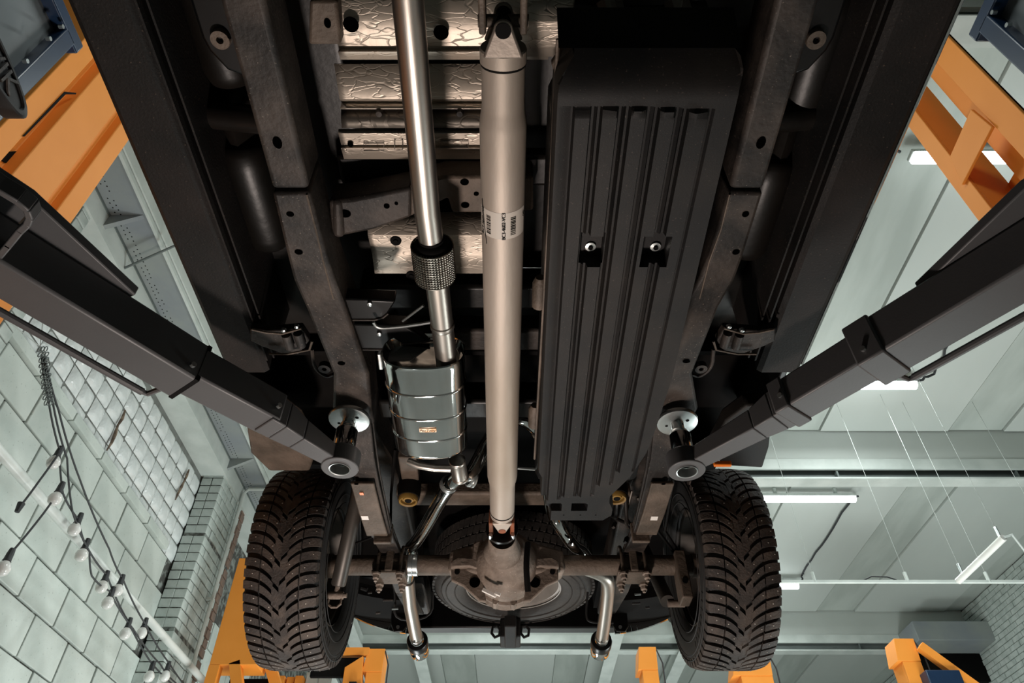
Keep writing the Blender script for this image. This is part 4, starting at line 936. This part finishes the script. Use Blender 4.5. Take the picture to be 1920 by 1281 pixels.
# brackets between rail and rocker (step mounts) with twin rollers
for s in (-1, 1):
    st_ = part('step_bracket'); f = (lambda a: a) if s < 0 else (lambda a: 1923 - a)
    q = [AZ(f(a), b_, 1.53) for a, b_ in ((468, 616), (500, 622), (565, 617), (580, 640), (560, 665), (530, 664), (490, 650), (470, 640))]
    MB().prism(q, (0, 0, .03)).build('plate', 'dusty_steel', st_, bevel=.005)
    for a, b_ in ((540, 640), (562, 637)):
        c = AZ(f(a), b_, 1.515); MB().cyl(c + V3((0, -.028, 0)), c + V3((0, .028, 0)), .014, 16).build('roller', 'dusty_steel', st_)
    MB().tube([AZ(f(a), b_, 1.515) for a, b_ in ((472, 618), (500, 624), (530, 626), (565, 616))], .004, 6).tube([AZ(f(a), b_, 1.515) for a, b_ in ((505, 664), (540, 664), (580, 656), (585, 640))], .004, 6).build('rim', 'dusty_brown', st_)
    for a, b_ in ((532, 619), (556, 612)): MB().lathe([(0, -.008), (.006, -.006), (.008, .004)], AZ(f(a), b_, 1.518), 'Z', 8).build('bolt', 'zinc', st_)
    c = AZ(f(608), 693, 1.56)
    MB().lathe([(.008, 0), (.02, 0), (.02, .02), (.008, .02)], c, 'Z', 18, closed=True).tube(smooth([AZ(f(a), b_, 1.57) for a, b_ in ((585, 655), (588, 690), (612, 708), (625, 702))]), .006, 6).build('eyelet', 'dusty_steel', st_)
# panels in front of the rear wheels (lower bed corner)
for s in (-1, 1):
    f = (lambda a: a) if s < 0 else (lambda a: 1920 - a)
    q = [AZ(f(a), b_, 1.60) for a, b_ in (((455, 760), (470, 850), (505, 884), (580, 884), (592, 850), (560, 790), (520, 760)) if s < 0 else ((470, 760), (478, 840), (490, 878), (560, 874), (592, 850), (560, 790), (520, 760)))]
    MB().prism(q, (0, 0, .06)).build('bed_corner_panel', 'dusty_brown' if s < 0 else 'black_plastic', T, bevel=.008)
MB().box(.735, .80, 2.185, 2.20, 1.47, 1.49).build('marker_reflector', 'amber', T, bevel=.004)
# hard lines: brake pipes along the rear
MB().tube([V3(p) for p in ((.02, 2.16, 1.44), (.10, 2.17, 1.44), (.2, 2.3, 1.5))], .005, 6).build('brake_pipe', 'zinc', T)
MB().tube([V3(p) for p in ((-.45, 2.3, 1.62), (-.5, 2.6, 1.60), (-.52, 2.8, 1.55), (-.72, 2.86, 1.50))], .006, 6).build('brake_pipe', 'dull_black', T)
MB().tube([V3(p) for p in ((.62, 2.25, 1.62), (.63, 2.55, 1.58), (.62, 2.75, 1.52), (.70, 2.86, 1.48))], .008, 6).tube([V3(p) for p in ((.645, 2.25, 1.62), (.655, 2.55, 1.58), (.65, 2.75, 1.52), (.72, 2.86, 1.48))], .008, 6).build('brake_pipe', 'black_paint', T)
# rear crossmember, hitch, bumper
rb = part('rear_bumper', label='black rear bumper beam with hitch and tow loops')
MB().box(-.58, .60, 3.99, 4.07, 1.607, 1.95).build('beam', 'black_paint', rb, bevel=.01)
hz = AY(957, 1190, 3.86)
MB().box(hz.x - .055, hz.x + .055, 3.84, 4.0, 1.50, 1.60).build('hitch_plate', 'black_plastic', rb, bevel=.006)
for s in (-1, 1):
    c = V3((hz.x + s * .078, 3.86, 1.535))
    MB().tube([c + V3((.024 * math.cos(k / 6 * 2 * PI + .3), 0, .032 * math.sin(k / 6 * 2 * PI + .3))) for k in range(6)], .008, 6, closed=True).build('chain_loop', 'black_plastic', rb)
    cc = AY(746 if s < 0 else 1163, 1178, 3.78)
    MB().prism([cc + V3((-.045, 0, .10)), cc + V3((-.04, 0, .02)), cc + V3((-.02, 0, -.018)), cc + V3((.025, 0, -.018)), cc + V3((.045, 0, .01)), cc + V3((.045, 0, .10))], (0, .012, 0)).build('tow_bracket', 'black_paint', rb, bevel=.004)
    MB().lathe([(0, 0), (.009, 0), (.009, .006)], cc + V3((0, -.006, .005)), (0, 1, 0), 12).build('bolt', 'zinc', rb)
    # chromed bumper end, curved outwards
    P = [V3((s * (.55 + .36 * t) + .01, 3.92 - .16 * t ** 2.2, 1.545 + .06 * t ** 1.5)) for t in rng(0, 1, 12)]
    mb = MB()
    for a, b_ in zip(P, P[1:]): mb.obox(a + V3((0, 0, .06)), b_ + V3((0, 0, .06)), .012, .12)
    mb.build('bumper_end', 'chrome' , rb)
    mb = MB(); Q = [V3((p.x, p.y - .01, 1.60)) for p in P] + [V3((p.x - s * .02, p.y - .30, 1.60)) for p in P[::-1]]
    mb.prism(Q, (0, 0, .10)).build('bumper_inner', 'dull_black', rb)
    e = P[-1]; MB().lathe([(0, 0), (.02, .004), (.024, .014), (0, .014)], AY(657 if s < 0 else 1258, 1163, 3.74), (s * .3, -1, 0), 16).build('marker_reflector', 'amber' if s < 0 else 'chrome', rb)
    # wiring and small hardware hiding in the dark behind the axle
    for k in range(5):
        x = s * (.48 + .08 * k); MB().cyl((x, 3.45, 1.58 + .02 * (k % 3)), (x + s * .03, 3.45, 1.57 + .02 * (k % 2)), .011, 8).build('connector', 'black_plastic', rb)
    MB().box(min(s * .45, s * .86), max(s * .45, s * .86), 3.48, 3.85, 1.66, 1.74).build('closing_panel', 'dull_black', rb)
MB().box(hz.x - .030, hz.x + .030, 3.60, 3.885, 1.455, 1.515).build('hitch_receiver', 'black_plastic', rb, bevel=.006)
# loose wiring, hoses and clips tucked above the axle
wh = part('wiring_harness', label='black hoses and connectors above the axle')
rnd = random.Random(11)
for k in range(7):
    x = .40 + .035 * k; y = 2.45 + .05 * k
    MB().tube(smooth([V3((x, y, 1.62)), V3((x + rnd.uniform(-.04, .04), y + .12, 1.53)), V3((x + rnd.uniform(-.05, .05), y + .22, 1.56)), V3((x + rnd.uniform(-.05, .05), y + .30, 1.66))]), rnd.choice((.006, .008, .011)), 8).build('hose', rnd.choice(('black_plastic', 'black_paint', 'rim_paint')), wh)
for px, py in ((1188, 1000), (1172, 1018), (1150, 990), (1196, 968), (716, 1010), (1068, 1022)):
    q = AY(px, py, 2.70); MB().obox(q, q + V3((.012, .01, .03)), .016, .012).build('connector', rnd.choice(('dusty_steel', 'zinc', 'black_plastic')), wh, bevel=.002)
for px, py, l in ((718, 1126, .05), (690, 1112, .02), (735, 1142, .03), (705, 1150, .02), (1190, 1115, .03), (1210, 1140, .02), (1185, 1132, .04)):
    q = AY(px, py, 3.40); MB().cyl(q, q + V3((l, 0, .002)), .006, 8).build('connector', rnd.choice(('zinc', 'dusty_steel', 'dusty_steel')), wh)
MB().tube(smooth([AY(735, 1085, 3.3), AY(742, 1120, 3.4), AY(738, 1165, 3.5), AY(810, 1160, 3.55), AY(812, 1110, 3.5)]), .006, 6).tube(smooth([AY(1102, 1110, 3.5), AY(1098, 1160, 3.55), AY(1110, 1168, 3.55), AY(1150, 1168, 3.55)]), .006, 6).build('spare_wheel_brace', 'black_plastic', wh)['kind'] = 'stuff'
# ------------------------------------------------------------------ wheels
def tyre_mesh(R=.408, W2=.142, pitches=58, studded=True):
    prof = [(R - .170, -W2 * .72), (R - .160, -W2 * .86), (R - .12, -W2 * 1.0), (R - .06, -W2 * 1.02), (R - .028, -W2 * .965), (R - .020, -W2 * .90), (R - .015, -W2 * .6), (R - .014, 0)]
    prof = prof + [(r, -h) for r, h in prof[-2::-1]]
    return prof
def tread(mb, R, W2, pitches, c):
    P = lambda th, u, r: (c.x + u, c.y - r * math.cos(th), c.z + r * math.sin(th))
    dth = 2 * PI / pitches
    def off(s): return .20 * (1 - (1 - s) ** 2.7)
    def rad(s, base): 
        return base - .012 * max(0, s - .55) ** 2 / .2
    def block(side, s0, s1, t0, t1, n, slant=1.0, wrap=False):
        rows = []
        for i in range(n + 1):
            s = s0 + (s1 - s0) * i / n
            o = off(s) * slant
            for t in (t0, t1): rows.append((s, o + t * dth))
        V = []
        for s, a in rows:
            V.append(P(a + base, side * s * W2 * .97, rad(s, R))); 
        for s, a in rows:
            V.append(P(a + base, side * s * W2 * .97, rad(s, R) - .017))
        k = 2 * (n + 1); F = []
        for i in range(n):
            F.append((2 * i, 2 * i + 1, 2 * i + 3, 2 * i + 2))
            F.append((2 * i, 2 * i + 2, k + 2 * i + 2, k + 2 * i)); F.append((2 * i + 1, k + 2 * i + 1, k + 2 * i + 3, 2 * i + 3))
        F.append((0, k, k + 1, 1)); F.append((2 * n, 2 * n + 1, k + 2 * n + 1, k + 2 * n))
        if wrap:   # the lug runs a little down the shoulder
            a0, a1 = rows[-2][1], rows[-1][1]; o = len(V)
            V += [P(a0 + base, side * W2 * 1.01, R - .045), P(a1 + base, side * W2 * 1.01, R - .045)]
            F.append((2 * n, 2 * n + 1, o + 1, o))
        mb.add(V, F)
    for k in range(pitches):
        for side in (-1, 1):
            base = k * dth + (dth * .5 if side > 0 else 0)
            j = .06 * math.sin(k * 2.4)
            block(side, .56, 1.0, 0 + j, .68 + j, 4, 1.0, True)
            block(side, .17, .52, .02, .66, 4, 1.0)
            if k % 2 == 0: block(side, .0, .20, .0, 1.62, 2, .7)
def wheel(c, s, label):
    w = part('wheel', label=label); R, W2 = .408, .140
    mb = MB(); prof = tyre_mesh(R, W2)
    mb.lathe(prof, c, 'X', 96)
    ty = mb.build('tyre', 'rubber_side', w, angle=50)
    t2 = MB(); tread(t2, R, W2, 58, c); t2.build('tread', 'rubber', w, angle=30, recalc=False)
    sd = MB(); rnd = random.Random(3)
    for k in range(58):
        for side in (-1, 1):
            for sv in (rnd.choice((.68, .78, .88)), rnd.choice((.26, .36, .46))) if rnd.random() < .8 else (.74,):
                th = (k + (.5 if side > 0 else 0) + .37) * 2 * PI / 58 + .20 * (1 - (1 - sv) ** 2.7); r = R - .012 * max(0, sv - .55) ** 2 / .2
                d = V3((0, -math.cos(th), math.sin(th))); p = c + V3((side * sv * W2 * .97, 0, 0)) + d * r
                sd.tube([p - d * .004, p + d * .0008, p + d * .0014], [.0026, .0026, .0014], 6)
    o = sd.build('tyre_studs', 'stud_steel', w); o['kind'] = 'stuff'
    i = -s   # inner side faces the truck centre
    MB().lathe([(.236, i * .115), (.246, i * .108), (.244, i * .098), (.226, i * .094), (.222, i * .05), (.212, -i * .02), (.205, -i * .06), (.10, -i * .07), (.09, -i * .05), (0, -i * .05)], c, 'X', 56).build('rim', 'rim_paint', w, angle=40)
    MB().lathe([(0, i * .06), (.06, i * .06), (.12, i * .05), (.165, i * .045), (.172, i * .03), (.172, -i * .04), (0, -i * .04)], c, 'X', 44).build('brake_drum', 'dusty_brown', w, angle=40)
    rg = MB()
    for r in (.262, .300, .352, .372): rg.lathe([(r - .002, 0), (r, i * .0025), (r + .002, 0)], c + V3((i * (.141 if r > .27 else .1385), 0, 0)), 'X', 80)
    for k in range(9):
        a = -.9 + k * .1
        d = V3((0, math.cos(a), math.sin(a))) if False else V3((0, -math.sin(a + .9), -math.cos(a + .9)))
        rg.obox(c + V3((i * .142, 0, 0)) + d * .318, c + V3((i * .142, 0, 0)) + d * .342, .012, .003, (1, 0, 0))
    rg.build('sidewall_marks', 'rubber_side', w)
    MB().cyl(c + V3((i * .05, 0, 0)), c + V3((i * .10, 0, 0)), .05, 20).build('hub', 'dusty_brown', w)
wheel(V3((-.860, 2.87, 1.42)), -1, 'left rear wheel with wide studded winter tyre')
wheel(V3((.868, 2.87, 1.42)), 1, 'right rear wheel with wide studded winter tyre')
# spare wheel lying flat behind the axle
sw = part('spare_wheel', label='spare wheel slung flat behind the axle')
c = V3((.012, 3.55, 1.735)); R = .41
prof = [(R - .165, -.11), (R - .15, -.125), (R - .10, -.132), (R - .05, -.13), (R - .02, -.115), (R, -.095), (R, .095), (R - .02, .115), (R - .06, .13), (R - .15, .125), (R - .165, .11)]
MB().lathe(prof, c, 'Z', 80).build('tyre', 'spare_rubber', sw, angle=40)
tb_ = MB()
for k in range(70):
    a0 = 2 * PI * k / 70
    for h0, h1, o in ((-.105, -.055, 0), (-.045, .0, .04), (.008, .05, 0), (.058, .105, .04)):
        q = lambda a, h, r: V3((c.x + r * math.cos(a), c.y + r * math.sin(a), c.z + h))
        a, b_ = a0 + o, a0 + o + .068
        r1 = R + .008
        tb_.hexa([q(a, h0, R - .004), q(b_, h0, R - .004), q(b_ + .02, h1, R - .004), q(a + .02, h1, R - .004)], [q(a, h0, r1), q(b_, h0, r1), q(b_ + .02, h1, r1), q(a + .02, h1, r1)])
tb_.build('tread', 'spare_rubber', sw)
MB().lathe([(.240, -.105), (.262, -.112), (.266, -.104), (.252, -.098), (.232, -.09), (.222, -.05), (.21, .03), (.14, .05), (.06, .045), (0, .045)], c, 'Z', 64).build('rim', 'spare_steel', sw, angle=40)
for r in (.30, .345, .37): MB().lathe([(r - .003, 0), (r, -.004), (r + .003, 0)], c + V3((0, 0, -.1315)), 'Z', 72).build('sidewall_rib', 'spare_rubber', sw)
MB().cyl(c + V3((0, 0, -.02)), c + V3((0, 0, .2)), .02, 10).build('winch_chain', 'zinc', sw)
